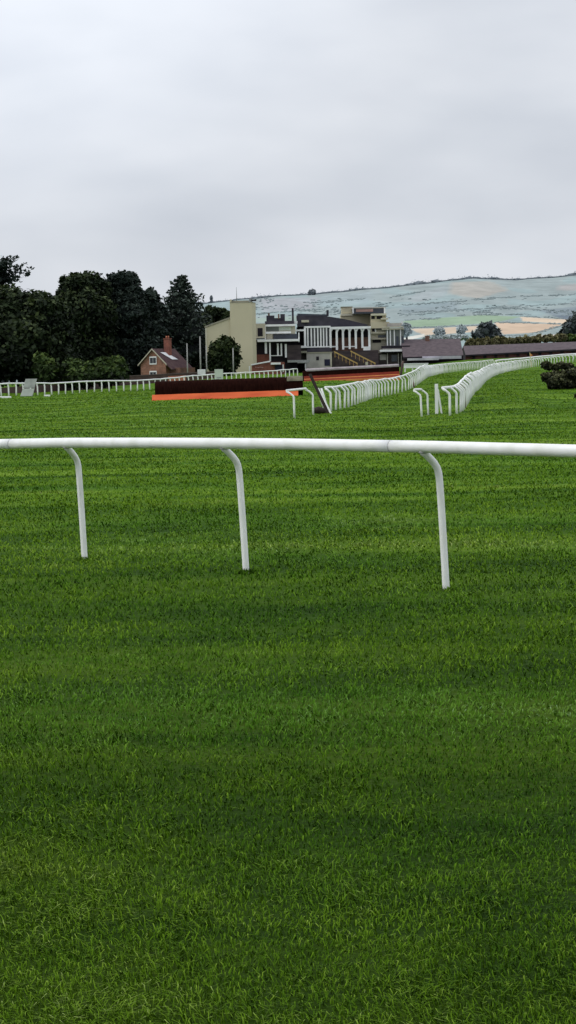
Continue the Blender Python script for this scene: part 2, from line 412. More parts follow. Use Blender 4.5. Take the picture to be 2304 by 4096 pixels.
# ------------------------------------------------------------------ grass blades (one object: nobody could count them)
NEAR_FEET = [tuple(P(*c)[:2]) for c in ((340, 2244, 20.25), (986, 2296, 18.5), (1786, 2362, 16.77))]
def make_grass():
    edges = np.geomspace(4.2, 270, 22)
    zones = []
    for d0, d1 in zip(edges[:-1], edges[1:]):
        d = (d0 + d1) / 2                              # shorter, thinner and denser towards the camera
        zones.append((d0, d1, 8200 * (5 / d) ** 2.05, .036 * (d / 5) ** .27, .0034 * (d / 5) ** .97))
    V = []; T = []; Fq = []; Ft = []; base = 0
    for d0, d1, dens, hh, ww in zones:
        hw1 = .16 * d1 + .7
        n = int(dens * (d1 - d0) * 2 * hw1)
        y = rng.uniform(d0, d1, n); x = rng.uniform(-hw1, hw1, n)
        keep = np.abs(x) < .16 * y + .7
        x, y = x[keep], y[keep]
        xt = []; yt = []
        for fx, fy in NEAR_FEET:                       # unmown tufts round the post feet
            if d0 <= fy < d1: xt.append(fx + rng.normal(0, .055, 260)); yt.append(fy + rng.normal(0, .055, 260))
        nt_ = sum(len(q) for q in xt)
        if nt_: x = np.concatenate([x] + xt); y = np.concatenate([y] + yt)
        n = len(x)
        # tufting: density and height vary by clump
        cl = np.sin(x * 3.1 + 2 * np.sin(y * 1.7)) * np.sin(y * 2.3 + 1.5 * np.sin(x * 2.1)) + .7 * np.sin(x * 9.7 + y * 5.1) * np.sin(y * 8.3 - x * 4.2)
        z = Z(x, y)
        h = hh * rng.uniform(.45, 1.15, n) * (1 + .25 * cl)
        tall = rng.random(n) < .03; h[tall] *= 1.35
        if nt_: h[-nt_:] *= 1.45
        # lay direction drifts slowly over the turf
        az = rng.uniform(0, 2 * np.pi, n) * .75 + 1.2 * np.sin(x * .7 + y * .35) + cl
        lean = rng.uniform(.30, 1.45, n)
        face = az + np.pi / 2 + rng.normal(0, .5, n)
        w = ww * rng.uniform(.6, 1.2, n)
        dx, dy = np.cos(az), np.sin(az); sx, sy = np.cos(face) * w / 2, np.sin(face) * w / 2
        az2 = az + rng.normal(0, .9, n)
        mx, my, mz = x + np.cos(az2) * h * .42 * lean, y + np.sin(az2) * h * .42 * lean, z + h * (.62 - .12 * lean)
        tx, ty, tz = x + dx * h * .95 * lean, y + dy * h * .95 * lean, z + h * (1.02 - .56 * lean)
        vv = np.stack([np.stack([x - sx, y - sy, z - .004], 1), np.stack([x + sx, y + sy, z - .004], 1),
                       np.stack([mx + sx * .8, my + sy * .8, mz], 1), np.stack([mx - sx * .8, my - sy * .8, mz], 1),
                       np.stack([tx, ty, tz], 1)], 1)
        V.append(vv.reshape(-1, 3))
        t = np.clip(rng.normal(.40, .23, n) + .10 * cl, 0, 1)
        t += -.20 + .30 * np.clip((y - 5) / 14, 0, 1) + .08 * np.clip((y - 45) / 40, 0, 1) - .04 * np.clip((6.5 - y) / 2, 0, 1)  # nearer blades darker: shade deep in the sward put into their tone
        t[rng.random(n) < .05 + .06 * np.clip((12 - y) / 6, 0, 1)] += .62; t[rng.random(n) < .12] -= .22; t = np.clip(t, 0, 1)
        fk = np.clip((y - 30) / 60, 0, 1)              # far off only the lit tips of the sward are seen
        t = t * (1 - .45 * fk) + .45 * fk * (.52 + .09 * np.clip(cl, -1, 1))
        bs = .18 + .22 * np.clip((y - 6) / 10, 0, 1) + .45 * fk  # dark roots: shade in the gaps painted into the blade tone
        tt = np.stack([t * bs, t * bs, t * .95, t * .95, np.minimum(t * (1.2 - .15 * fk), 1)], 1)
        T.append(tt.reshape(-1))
        i = base + np.arange(n) * 5
        Fq.append(np.stack([i, i + 1, i + 2, i + 3], 1)); Ft.append(np.stack([i + 3, i + 2, i + 4], 1))
        base += n * 5
    V = np.concatenate(V).astype(np.float32); T = np.concatenate(T).astype(np.float32)
    Fq = np.concatenate(Fq); Ft = np.concatenate(Ft)
    me = bpy.data.meshes.new('grass')
    me.vertices.add(len(V)); me.vertices.foreach_set('co', V.ravel())
    loops = np.concatenate([Fq.ravel(), Ft.ravel()]).astype(np.int32)
    me.loops.add(len(loops)); me.loops.foreach_set('vertex_index', loops)
    starts = np.concatenate([np.arange(len(Fq)) * 4, len(Fq) * 4 + np.arange(len(Ft)) * 3]).astype(np.int32)
    me.polygons.add(len(starts)); me.polygons.foreach_set('loop_start', starts)
    me.update(calc_edges=True)
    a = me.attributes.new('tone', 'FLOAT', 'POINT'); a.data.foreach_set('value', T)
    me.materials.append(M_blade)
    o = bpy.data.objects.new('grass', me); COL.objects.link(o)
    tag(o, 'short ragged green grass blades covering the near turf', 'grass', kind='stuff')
make_grass()

# ------------------------------------------------------------------ near running rail
def smooth_path(pts, n=24):
    """Catmull-Rom through the points"""
    pts = [np.asarray(p, float) for p in pts]; out = []
    q = [2 * pts[0] - pts[1]] + pts + [2 * pts[-1] - pts[-2]]
    m = max(2, n // (len(pts) - 1))
    for i in range(1, len(q) - 2):
        for k in range(m):
            t = k / m; a, b, c, d = q[i - 1], q[i], q[i + 1], q[i + 2]
            out.append(.5 * (2 * b + (c - a) * t + (2 * a - 5 * b + 4 * c - d) * t * t + (3 * b - a - 3 * c + d) * t ** 3))
    out.append(pts[-1]); return out

def near_rail():
    feet = [P(340, 2244, 20.25), P(986, 2296, 18.5), P(1786, 2362, 16.77)]
    d = feet[2] - feet[0]; d[2] = 0; step = np.linalg.norm(d) / 2; d /= np.linalg.norm(d)
    perp = np.array([-abs(d[1]), -abs(d[0]), 0])             # towards the course, on the camera's side
    root = empty('running_rail', (feet[1][0], feet[1][1], z1(feet[1][0], feet[1][1])),
                 'long thick white plastic running rail on bent posts crossing the near turf', 'railing')
    RXY = ([-500, 0, 266, 600, 894, 1152, 1692, 2304, 2800], [1786, 1776, 1771.5, 1772, 1774, 1776.5, 1787, 1804.5, 1822])
    A = feet[1] + perp * .265
    def rail_pt(t):
        q = A + d * t
        q[2] = 1.15
        for _ in range(4):
            px, _y = proj(q); q[2] = P(px, float(np.interp(px, *RXY)), q[1])[2]
        return q
    def t_of(px):
        lo, hi = -9., 9.
        for _ in range(40):
            m = (lo + hi) / 2
            if proj(rail_pt(m))[0] < px: lo = m
            else: hi = m
        return lo
    r = .051
    ts = [-8.2, t_of(47), t_of(1566), 7.4]
    for i in range(3):
        a, b = ts[i] + .003, ts[i + 1] - .003
        MB().tube([rail_pt(t) for t in np.linspace(a, b, 22)], r, 20).build('rail', M_white, root, True)
    for t in ts[1:3]:
        MB().tube([rail_pt(t - .004), rail_pt(t + .004)], r * .99, 20).build('joint', M_joint, root, True)
    tops = [266, 894, 1692]
    posts = [(feet[i], rail_pt(t_of(tops[i]))) for i in range(3)]
    for s in (-2, -1, 1, 2):                                   # the rail goes on beyond the frame
        f0 = feet[0] if s < 0 else feet[2]
        k = s if s < 0 else s
        f = f0 + d * step * k; f[2] = z1(f[0], f[1])
        posts.append((f, rail_pt((f - feet[1]) @ d)))
    for f, tp in posts:
        gz = z1(f[0], f[1])
        tp = tp.copy(); tp[2] -= r * .82
        h = tp[2] - gz
        up = np.array([0, 0, 1.]); v = f - tp; v[2] = 0
        foot = np.array([f[0], f[1], gz - .06])
        path = smooth_path([tp, tp + v * .30 - up * .055, tp + v * .56 - up * .115, tp + v * .70 - up * .18, tp + v * .765 - up * .30, tp + v * .87 - up * .68, foot], 42)
        o = MB().tube(path, [.031] * len(path), 14).build('post', M_postw, root, True)
        MB().tube([tp - up * .012, tp + up * .006], .037, 12).build('clamp', M_joint, o, True)
        # build() above leaves the clamp's vertices relative to the root, which is also the post's origin
    return root
near_rail()

# ------------------------------------------------------------------ far running rails
def post_mesh(name, r, h=1.2, arm=.30, seg=6):
    """bent post: foot at the origin, arm leaning towards -x"""
    mb = MB(); mb.tube([(0, 0, -.1), (0, 0, .45), (0, 0, h - .30), (-.03, 0, h - .22), (-arm * .55, 0, h - .09), (-arm, 0, h)], r, seg)
    me = bpy.data.meshes.new(name); me.from_pydata(mb.v, [], mb.f); me.polygons.foreach_set('use_smooth', [True] * len(me.polygons))
    return me

def ground_path(ctrl):
    pts = []
    for px, py, D in ctrl:
        p = P(px, py, D); p[2] = z1(p[0], p[1]); pts.append(p)
    out = smooth_path(pts, 14 * (len(pts) - 1))
    return out

def resample(path, spacing):
    path = np.array(path); seg = np.linalg.norm(np.diff(path[:, :2], axis=0), axis=1); s = np.concatenate([[0], np.cumsum(seg)])
    n = max(1, int(round(s[-1] / spacing)))
    t = np.linspace(0, s[-1], n + 1)
    q = np.stack([np.interp(t, s, path[:, k]) for k in range(3)], 1)
    for p in q: p[2] = z1(p[0], p[1])
    return q

def far_fence(ctrl, spacing, label, r_post=.045, r_rail=.055, h=1.2, arm=.30, runs=None, brown=None, posts=None, group=None):
    path = ground_path(ctrl)
    pos = resample(path, spacing) if posts is None else np.array([P(*c) for c in ctrl])
    for p in pos: p[2] = z1(p[0], p[1])
    root = empty('running_rail', tuple(pos[0]), label, 'railing', group)
    me = post_mesh('post', r_post, h, arm); me.materials.append(M_farwhite)
    meb = me.copy(); meb.materials.clear(); meb.materials.append(M_brownpost)
    tops = []
    for i, p in enumerate(pos):
        t = pos[min(i + 1, len(pos) - 1)] - pos[max(i - 1, 0)]
        # the arm always reaches out square to the rail on its left-hand side
        ang = math.atan2(t[1], t[0]) - math.pi / 2
        dirv = np.array([-math.cos(ang), -math.sin(ang), 0])
        if dirv[0] > 0 and abs(dirv[0]) > .2: ang += math.pi; dirv = -dirv
        o = bpy.data.objects.new('post', meb if brown is not None and i in brown else me); COL.objects.link(o); o.parent = root
        if brown is not None and i in brown: o['label'] = 'brown painted bent post'
        o.location = tuple(p - pos[0]); o.rotation_euler = (random.uniform(-.035, .035), random.uniform(-.05, .05), ang + random.uniform(-.1, .1))
        tops.append(p + dirv * arm + np.array([0, 0, h + .02 + random.uniform(-.03, .03)]))
    MB().tube(tops if len(tops) > 1 else tops * 2, r_rail, 8).build('rail', M_farwhite, root, True)
    return root

far_fence(FENCE_A, 2.5, 'long white rail on posts running along the tree line left of centre', .075, .085, 1.25, .05)
far_fence(FENCE_B1, 9, 'short two post white rail end in front of the black leaning plank', .05, .055, 1.25, .34, posts=True)
far_fence(FENCE_B2, 2.35, 'white rail with dense bent posts curving away right of the hurdles', .062, .07, 1.2, .28)
far_fence(FENCE_C1[:2], 9, 'short white rail end on two bent posts beside an upright white board', .05, .055, 1.22, .32, posts=True)
far_fence(FENCE_C2, 2.35, 'white rail receding up the rise along the bright green slope at right', .062, .072, 1.22, .32, brown=(5,))

# far white line of rail in front of the stables
FENCE_D = [(1985, 1470, 352), (2070, 1462, 368), (2180, 1450, 376), (2304, 1440, 380), (2420, 1432, 384)]
far_fence(FENCE_D, 2.6, 'low white rail in front of the long stable wall at far right', .07, .15, 1.0, .05)

# ------------------------------------------------------------------ things around the rail ends
def prop_board():
    a = P(1750, 1664, 95); a[2] = z1(a[0], a[1])
    root = empty('rail_end_board', tuple(a), 'upright white board with a slanting strut at the end of a short rail', 'board')
    s = 95 / F
    bevel(MB().box(-9 * s, 4 * s, -.03, .03, -.05, 1.42).build('board', M_farwhite, root, local=True), .01)
    MB().tube([(4 * s, .12, 1.15), (19 * s, .25, -.05)], .05, 6).build('strut', M_farwhite, root, local=True)
prop_board()

def plank():
    b = P(1313, 1650, 99); b[2] = z1(b[0], b[1]); t = P(1239, 1495, 99.5)
    root = empty('leaning_plank', tuple(b), 'tall black plank leaning left beside the white rail end', 'plank')
    d = t - b; n = np.array([d[2], 0, -d[0]]); n /= np.linalg.norm(n); n *= .075
    q = [b - n - d * .03, b + n - d * .03, t + n, t - n]
    MB().prism(q, (0, .05, 0)).build('board', M_plank, root)
    e = n * 1.25
    MB().prism([b + n * 1.02 - d * .02, b + n * 1.02 + e - d * .02, b + d * .62 + n * 1.02 + e * .5, b + d * .62 + n * 1.02], (0, .04, 0)).build('pale_edge', M_farwhite, root)
    c = P(1275, 1648, 98.7); c[2] = z1(c[0], c[1])
    vs = []; 
    bag = MB()
    bag.tube([c + np.array([-.32, 0, .12]), c + np.array([-.22, 0, .17]), c + np.array([.0, .03, .2]), c + np.array([.26, 0, .15]), c + np.array([.36, 0, .08])], [.05, .15, .19, .14, .05], 8)
    o = bag.build('sandbag', M_plank, None, True); tag(o, 'dark sandbag lying at the foot of the leaning plank', 'sandbag')
    for px, py, lab, c_ in ((1288, 1640, 'first slanting white post just right of the leaning plank', 1), (1303, 1642, 'second slanting white post, next to the dense white rail', 2)):
        f = P(px + 14, py, 101); f[2] = z1(f[0], f[1]); tp = P(px - 18, 1553, 101)
        o = MB().tube([f - np.array([0, 0, .1]), f * .35 + tp * .65, tp], .05, 8).build('slanting_post', M_farwhite, None, True); tag(o, lab, 'post')
    f = P(1657, 1556, 170); f[2] = z1(f[0], f[1]); tp = P(1648, 1514, 170)
    o = MB().tube([f - np.array([0, 0, .1]), f * .5 + tp * .5, tp], .075, 8).build('rusty_post', M_sport, None, True); tag(o, 'short rusty brown post leaning by the middle white rail', 'post')
plank()

# ------------------------------------------------------------------ brush fences
def brush_fence(pl, pr, depth, h0, h1, label, kind):
    """pl / pr: ground points at the two ends of the face"""
    pl = np.array(pl); pr = np.array(pr); L = np.linalg.norm((pr - pl)[:2])
    root = empty('brush_fence', tuple(pl), label, 'steeplechase fence')
    ex = (pr - pl) / np.linalg.norm(pr - pl); ey = np.array([-ex[1], ex[0], 0]); ey /= np.linalg.norm(ey); ez = np.array([0, 0, 1.])
    def world(u, v, w): return pl + ex * u + ey * v + ez * w
    def loft(prof, u0, u1, n, name, mat, jitter=0, smooth=True):
        mb = MB(); k = len(prof); vs = []
        for i in range(n + 1):
            u = u0 + (u1 - u0) * i / n
            for (v, w) in prof:
                j = mnoise.noise(Vector((u * 1.9, v * 3, w * 3))) * jitter
                vs.append(world(u, v, w + j * .8) + ey * j * .5)
        fs = [(i * k + a, (i + 1) * k + a, (i + 1) * k + a + 1, i * k + a + 1) for i in range(n) for a in range(k - 1)]
        fs += [tuple(range(k)), tuple(n * k + a for a in range(k))[::-1]]
        mb.add(vs, fs); return mb.build(name, mat, root, smooth)
    if kind == 'near':
        body = [(.12, .30), (.10, h1 * .55), (.16, h1 - .20), (.34, h1 - .05), (.62, h1), (.95, h1 - .06), (1.10, h1 - .25), (1.14, 0)]
        loft(body, .14, L + .36, 60, 'brush', M_birch, .035)
        # twig ends bristling over the top
        mb = MB()
        for i in range(1500):
            u = random.uniform(.16, L + .34); v = random.uniform(.15, 1.05)
            w = h1 - .17 - .5 * (abs(v - .6)) ** 2
            a = world(u, v, w); b = a + ex * random.uniform(-.05, .05) + ey * random.uniform(-.06, .03) + ez * random.uniform(.08, .26)
            s = ex * random.uniform(.006, .014)
            mb.add([a - s, a + s, b], [(0, 1, 2)])
        mb.build('twig_ends', M_birchtop, root)
        cov = [(.085, h1 - .30), (.13, h1 - .16), (.32, h1 - .02), (.62, h1 + .035), (.97, h1 - .03), (1.12, h1 - .24)]
        loft(cov, L - .75, L + .37, 8, 'end_cover', M_cover, .02)
        # sloping orange take-off board
        mb = MB()
        bo = [(-.22, -.08), (-.20, .02), (.085, h0), (.11, h0 + .012), (.112, -.08)]
        loft(bo, -.06, L + .02, 40, 'takeoff_board', M_orange, .012, False)
    else:
        body = [(.0, .42), (.02, h1 - .30), (.08, h1 - .18), (.9, h1 - .18), (.95, 0)]
        loft(body, .02, L, 40, 'brush', M_birch, .02)
        pad = [(-.03, h1 - .24), (-.06, h1 - .14), (0, h1 - .02), (.2, h1 + .03), (.7, h1 + .02), (.95, h1 - .1)]
        loft(pad, .3, L - .02, 40, 'padding', M_pad, .02)
        loft([(-.07, .30), (-.06, .54), (-.02, .545), (-.01, .30)], .05, L, 20, 'upper_board', M_redboard, 0, False)
        loft([(-.15, .21), (-.12, .296), (-.03, .298), (-.02, .21)], .05, L, 20, 'orange_line', M_oranline, 0, False)
        loft([(-.24, .07), (-.19, .206), (-.03, .207), (-.02, .07)], .05, L, 20, 'lower_board', M_redboard, 0, False)
        loft([(-.34, -.7), (-.30, .066), (-.03, .067), (-.02, -.7)], .0, L, 20, 'ground_board', M_oranline, 0, False)
        mb = MB(); mb.tube([world(L + .02, -.2, -.1), world(L + .18, -.05, .5), world(L + .3, .1, h1 - .1), world(L + .42, .15, h1 + .28)], [.11, .11, .12, .1], 8)
        mb.build('end_post', M_brickw, root, True)
    return root

def gp(px, D):
    return ground_at(px, D)
hl = P(612, 1604, 139.5); hl[2] = z1(hl[0], hl[1]); hr = P(1192, 1581, 139.5); hr[2] = z1(hr[0], hr[1])
brush_fence(hl, hr, 1, .39, 1.33, 'near dark brush fence with bright orange sloping board at its foot', 'near')
hl = P(1214, 1528, 190); hr = P(1598, 1508, 191)
brush_fence(hl, hr, 1, .4, 1.22, 'second brush fence with pale padded top and red and orange boards', 'far')

# ------------------------------------------------------------------ marker boards by the left rail
def boards():
    a = P(106, 1586, 192); a[2] = z1(a[0], a[1])
    root = empty('marker_board', tuple(a), 'slanting faded white marker board in front of the left rail', 'sign')
    s = 192 / F
    def quad(x0, x1, x2, x3, z0, z1_, y): return [(x0 * s, y, z0), (x1 * s, y, z0), (x2 * s, y, z1_), (x3 * s, y, z1_)]
    bevel(MB().prism(quad(-25, 23, 33, -14, .05, .78, 0), (0, .06, 0)).build('lower_panel', M_signw, root, local=True), .015)
    bevel(MB().prism(quad(-13, 33, 44, -2, .84, 1.70, .03), (0, .06, 0)).build('upper_panel', M_grey_panel, root, local=True), .015)
    MB().tube([(-20 * s, .12, -.1), (2 * s, .2, 1.6)], .03, 6).build('leg', M_grey, root, local=True)
    MB().tube([(22 * s, .12, -.1), (40 * s, .2, 1.6)], .03, 6).build('leg', M_grey, root, local=True)
    a = P(876, 1527, 262); a[2] = z1(a[0], a[1])
    root = empty('marker_board', tuple(a), 'pale green marker board standing behind the near brush fence', 'sign')
    s = 262 / F
    top = P(876, 1477, 262)[2] - a[2]
    bevel(MB().box(-17 * s, 17 * s, 0, .06, .25, top).build('panel', M_signg, root, local=True), .02)
    MB().box(-9 * s, 8 * s, -.03, 0, top * .42, top * .42 + .12).build('dark_mark', M_grey, root, local=True)
    MB().box(-27 * s, 9 * s, -.12, -.03, -.1, top * .36).build('foot_panel', M_signg, root, local=True)
    for px0, px1, py, D, lab in ((-30, 44, 1590, 186, 'long low white strip lying on the turf at the left edge'), (176, 200, 1581, 196, 'small low white block on the turf right of the slanting board')):
        b = P((px0 + px1) / 2, py, D); b[2] = z1(b[0], b[1]); w = (px1 - px0) * D / F / 2
        o = bevel(MB().box(b[0] - w, b[0] + w, b[1], b[1] + .25, b[2] - .05, b[2] + .16).build('ground_marker', M_farwhite, None), .04); tag(o, lab, 'marker')
M_grey_panel = surf('greyed_board', (.50, .51, .49), (.33, .34, .33), scale=1.3, rough=.6, detail=8)
boards()

# ------------------------------------------------------------------ foliage
def quads(P0, N, size, tone, squash=1.0):
    """one leaf-spray face per point, turned roughly to N"""
    n = len(P0)
    r = rng.normal(size=(n, 3)); Nn = N + .75 * r; Nn /= np.linalg.norm(Nn, axis=1, keepdims=True) + 1e-9
    a = np.cross(Nn, rng.normal(size=(n, 3))); a /= np.linalg.norm(a, axis=1, keepdims=True) + 1e-9
    b = np.cross(Nn, a)
    s = (size * rng.uniform(.55, 1.25, n))[:, None]
    k = rng.uniform(.45, .8, n)[:, None]
    v = np.stack([P0 - a * s, P0 - b * s * k, P0 + a * s * 1.1, P0 + b * s * k], 1).reshape(-1, 3)
    f = np.arange(n * 4).reshape(n, 4)
    return v, f, np.repeat(tone, 4)

_ico = {}
def ico(sub):
    if sub not in _ico:
        import bmesh
        bm = bmesh.new(); bmesh.ops.create_icosphere(bm, subdivisions=sub, radius=1)
        bm.verts.index_update()
        _ico[sub] = (np.array([v.co[:] for v in bm.verts]), [tuple(v.index for v in f.verts) for f in bm.faces]); bm.free()
    return _ico[sub]

class Leaves:
    def __init__(s): s.V = []; s.F = []; s.T = []; s.n = 0
    def put(s, v, f, t):
        s.V.append(np.asarray(v)); s.F += [tuple(int(i) + s.n for i in q) for q in f]; s.T.append(np.asarray(t)); s.n += len(v)
    def core(s, c, r, k=.74, seed=0):
        v, f = ico(2); v = v.copy()
        for i in range(len(v)):
            v[i] *= 1 + .22 * mnoise.noise(Vector(v[i] * 1.7) + Vector((seed, 0, 0)))
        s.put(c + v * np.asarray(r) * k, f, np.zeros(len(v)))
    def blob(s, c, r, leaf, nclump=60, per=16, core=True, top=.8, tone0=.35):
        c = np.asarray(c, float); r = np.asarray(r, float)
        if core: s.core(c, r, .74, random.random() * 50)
        d = rng.normal(size=(nclump, 3)); d /= np.linalg.norm(d, axis=1, keepdims=True)
        for q in d:
            k = rng.uniform(.78, 1.06)
            cc = c + q * r * k
            rc = rng.uniform(.13, .26) * r.mean()
            pts = cc + rng.normal(size=(per, 3)) * rc * np.array([.6, .6, .45])
            t = np.clip(tone0 + top * .5 * q[2] + rng.normal(0, .14) + rng.normal(0, .12, per), 0, 1)  # upper clumps lighter: light from above put into the leaf tone
            s.put(*quads(pts, np.tile(q * .8 + [0, 0, .5], (per, 1)), leaf, t))
    def spray(s, path, r, leaf, per, tone):
        path = np.asarray(path)
        for i in range(len(path)):
            k = i / max(1, len(path) - 1)
            n = max(2, int(per * (1 - .4 * k)))
            pts = path[i] + rng.normal(size=(n, 3)) * r * (1 - .55 * k) * np.array([1, 1, .42])
            t = np.clip(tone + .2 * k + rng.normal(0, .15, n), 0, 1)
            s.put(*quads(pts, np.tile([0, 0, 1.], (n, 1)), leaf, t))
    def build(s, name, mat, parent, origin):
        V = np.concatenate(s.V) - np.asarray(origin)
        return mesh_obj(name, V, s.F, mat, parent, False, np.concatenate(s.T))

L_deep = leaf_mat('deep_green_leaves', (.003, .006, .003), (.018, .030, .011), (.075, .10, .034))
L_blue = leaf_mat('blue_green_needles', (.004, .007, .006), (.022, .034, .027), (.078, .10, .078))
L_hedge = leaf_mat('hedge_leaves', (.006, .010, .004), (.036, .064, .015), (.125, .175, .04))
L_bush = leaf_mat('bush_leaves', (.005, .009, .004), (.016, .028, .008), (.05, .068, .018))
L_olive = leaf_mat('olive_leaves', (.05, .05, .03), (.12, .11, .055), (.22, .2, .09))
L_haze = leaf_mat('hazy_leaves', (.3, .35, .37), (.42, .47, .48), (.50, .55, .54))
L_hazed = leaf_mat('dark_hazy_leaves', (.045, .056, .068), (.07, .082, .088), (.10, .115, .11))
L_shrub = leaf_mat('shrub_leaves', (.006, .007, .004), (.030, .036, .014), (.15, .155, .075))

def trunk_for(root, base, top, r, limbs=()):
    mb = MB(); base = np.asarray(base, float); top = np.asarray(top, float)
    q = [base + (top - base) * t + np.array([math.sin(t * 5) * r * .4, math.cos(t * 4) * r * .3, 0]) for t in np.linspace(0, 1, 8)]
    q[0] = q[0] - np.array([0, 0, .4])
    mb.tube(q, [r * (1.25 if i == 0 else 1) * (1 - .8 * i / 7) for i in range(8)], 8)
    for t, e in limbs:
        a = base + (top - base) * t; e = np.asarray(e, float)
        mid = (a + e) / 2 + np.array([0, 0, .08 * np.linalg.norm(e - a)])
        mb.tube([a, mid, e], [r * (1 - .8 * t) * .6, r * .3, r * .1], 6)
    return mb.build('trunk', M_bark, root, True)

def broad_tree(px, D, blobs, label, mat, leaf, name='broadleaf_tree', clump=60, per=16, group=None, trunk=.45, tone0=.3):
    """blobs: (cx, cy, rx, ry, dy) photo-pixel ellipses at depth D+dy"""
    b = ground_at(px, D)
    root = empty(name, tuple(b), label, 'tree', group)
    lv = Leaves(); s = D / F; ends = []
    for cx, cy, rx, ry, dy in blobs:
        c = P(cx, cy, D + dy); r = (rx * s, (rx + ry) * .45 * s, ry * s)
        k = max(.5, (rx * ry) / 3600)
        lv.blob(c, r, leaf, int(clump * k ** .7), per, tone0=tone0); ends.append(c)
    top = max(ends, key=lambda q: q[2])
    trunk_for(root, b, np.array([b[0] * .6 + top[0] * .4, b[1], top[2]]), trunk, [(random.uniform(.35, .6), e) for e in ends[:6]])
    lv.build('crown', mat, root, b)
    return root

# dark trees on the left, nearest the frame edge first
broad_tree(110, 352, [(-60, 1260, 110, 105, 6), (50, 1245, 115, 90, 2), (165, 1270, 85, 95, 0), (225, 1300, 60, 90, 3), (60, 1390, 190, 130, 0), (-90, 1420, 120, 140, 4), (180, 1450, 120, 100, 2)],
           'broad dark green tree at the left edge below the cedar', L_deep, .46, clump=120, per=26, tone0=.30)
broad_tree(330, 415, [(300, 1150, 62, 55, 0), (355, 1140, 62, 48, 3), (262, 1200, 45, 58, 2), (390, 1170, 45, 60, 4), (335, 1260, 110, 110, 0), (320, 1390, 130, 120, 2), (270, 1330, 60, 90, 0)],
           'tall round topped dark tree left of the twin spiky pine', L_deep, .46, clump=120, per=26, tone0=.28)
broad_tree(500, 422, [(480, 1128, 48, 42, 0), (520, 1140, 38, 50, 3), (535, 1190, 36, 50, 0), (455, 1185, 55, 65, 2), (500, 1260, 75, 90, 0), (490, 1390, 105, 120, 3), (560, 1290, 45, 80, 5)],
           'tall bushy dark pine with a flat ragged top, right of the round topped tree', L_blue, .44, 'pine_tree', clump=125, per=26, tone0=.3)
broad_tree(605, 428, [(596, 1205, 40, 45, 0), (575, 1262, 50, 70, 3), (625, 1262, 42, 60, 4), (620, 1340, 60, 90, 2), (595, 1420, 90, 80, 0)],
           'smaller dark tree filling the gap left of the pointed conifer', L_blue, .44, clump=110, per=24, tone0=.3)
broad_tree(870, 470, [(845, 1250, 30, 26, 0), (885, 1262, 32, 26, 2), (915, 1272, 25, 20, 0), (860, 1300, 60, 40, 4)],
           'low dark trees showing above the sloping cream wall', L_deep, .6, clump=70, per=15, tone0=.32)

broad_tree(780, 450, [(700, 1330, 70, 60, 4), (770, 1345, 80, 62, 0), (690, 1420, 90, 80, 2), (790, 1430, 90, 80, 0), (815, 1300, 34, 50, 6)],
           'dark undergrowth tree spreading at the foot of the pointed conifer', L_deep, .46, clump=110, per=24, tone0=.25)

def conifer(px, D, ytop, ybase, rad_px, label, seed=1):
    rnd = random.Random(seed); b = ground_at(px, D); t = P(px, ytop, D); t[0] = P(px, (ytop + 1300) / 2, D)[0]
    root = empty('conifer_tree', tuple(b), label, 'tree')
    trunk_for(root, b, np.array([t[0], t[1], t[2] - .5]), .45)
    lv = Leaves(); s = D / F; Ht = t[2] - b[2]; Rm = rad_px * s
    # dark heart that keeps the crown closed low down
    for k, fr in ((.25, .62), (.42, .52), (.58, .38), (.72, .24)):
        lv.core(np.array([b[0] * (1 - k) + t[0] * k, b[1], b[2] + Ht * k]), (Rm * fr, Rm * fr, Ht * .13), 1.0, seed + k)
    z = .12
    while z < .985:
        rr = Rm * (1 - z) ** .78 * (1.08 if z < .5 else 1.0) + .35
        n = 9 if z < .8 else 6
        off = rnd.uniform(0, 6.3)
        for i in range(n):
            a = off + i * 2 * math.pi / n + rnd.uniform(-.25, .25)
            L = rr * rnd.uniform(.72, 1.2)
            c = np.array([b[0] * (1 - z) + t[0] * z, b[1], b[2] + Ht * z])
            path = [c + np.array([math.cos(a) * L * q, math.sin(a) * L * q, -.18 * L * q + .34 * L * q * q]) for q in np.linspace(.25, 1, 6)]
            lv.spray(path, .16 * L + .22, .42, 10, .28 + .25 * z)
        z += .036
    lv.build('crown', L_blue, root, b); return root
conifer(728, 440, 1103, 1500, 200, 'pointed dark conifer with upswept branches standing behind the brick house', 5)

def cedar(px, D, label):
    b = ground_at(px, D); s = D / F
    top = P(px, 1045, D); root = empty('cedar_tree', tuple(b), label, 'tree')
    trunk_for(root, b, np.array([b[0], b[1], top[2]]), .55)
    lv = Leaves()
    tiers = [(1050, -60, 66), (1068, -80, 55), (1092, -120, 100), (1108, -130, 128), (1128, -140, 118), (1075, -150, 40)]
    for y, xl, xr in tiers:
        for x in np.linspace(xl, xr, 7):
            c0 = P(px, y + 26, D); e = P(x, y - abs(x - px) * .12 + random.uniform(-6, 6), D + random.uniform(-3, 3))
            path = [c0 + (e - c0) * q + np.array([0, 0, .6 * q * q]) for q in np.linspace(.3, 1, 6)]
            lv.spray(path, .75, .40, 13, .30)
    for cx, cy, rx, ry in ((-25, 1090, 40, 30), (-60, 1130, 60, 30), (20, 1118, 40, 16)):
        lv.core(P(cx, cy, D), (rx * s, rx * s, ry * s), .8, cx)
    lv.build('crown', L_blue, root, b)
cedar(-30, 362, 'cedar with flat layered branches at the upper left corner of the trees')

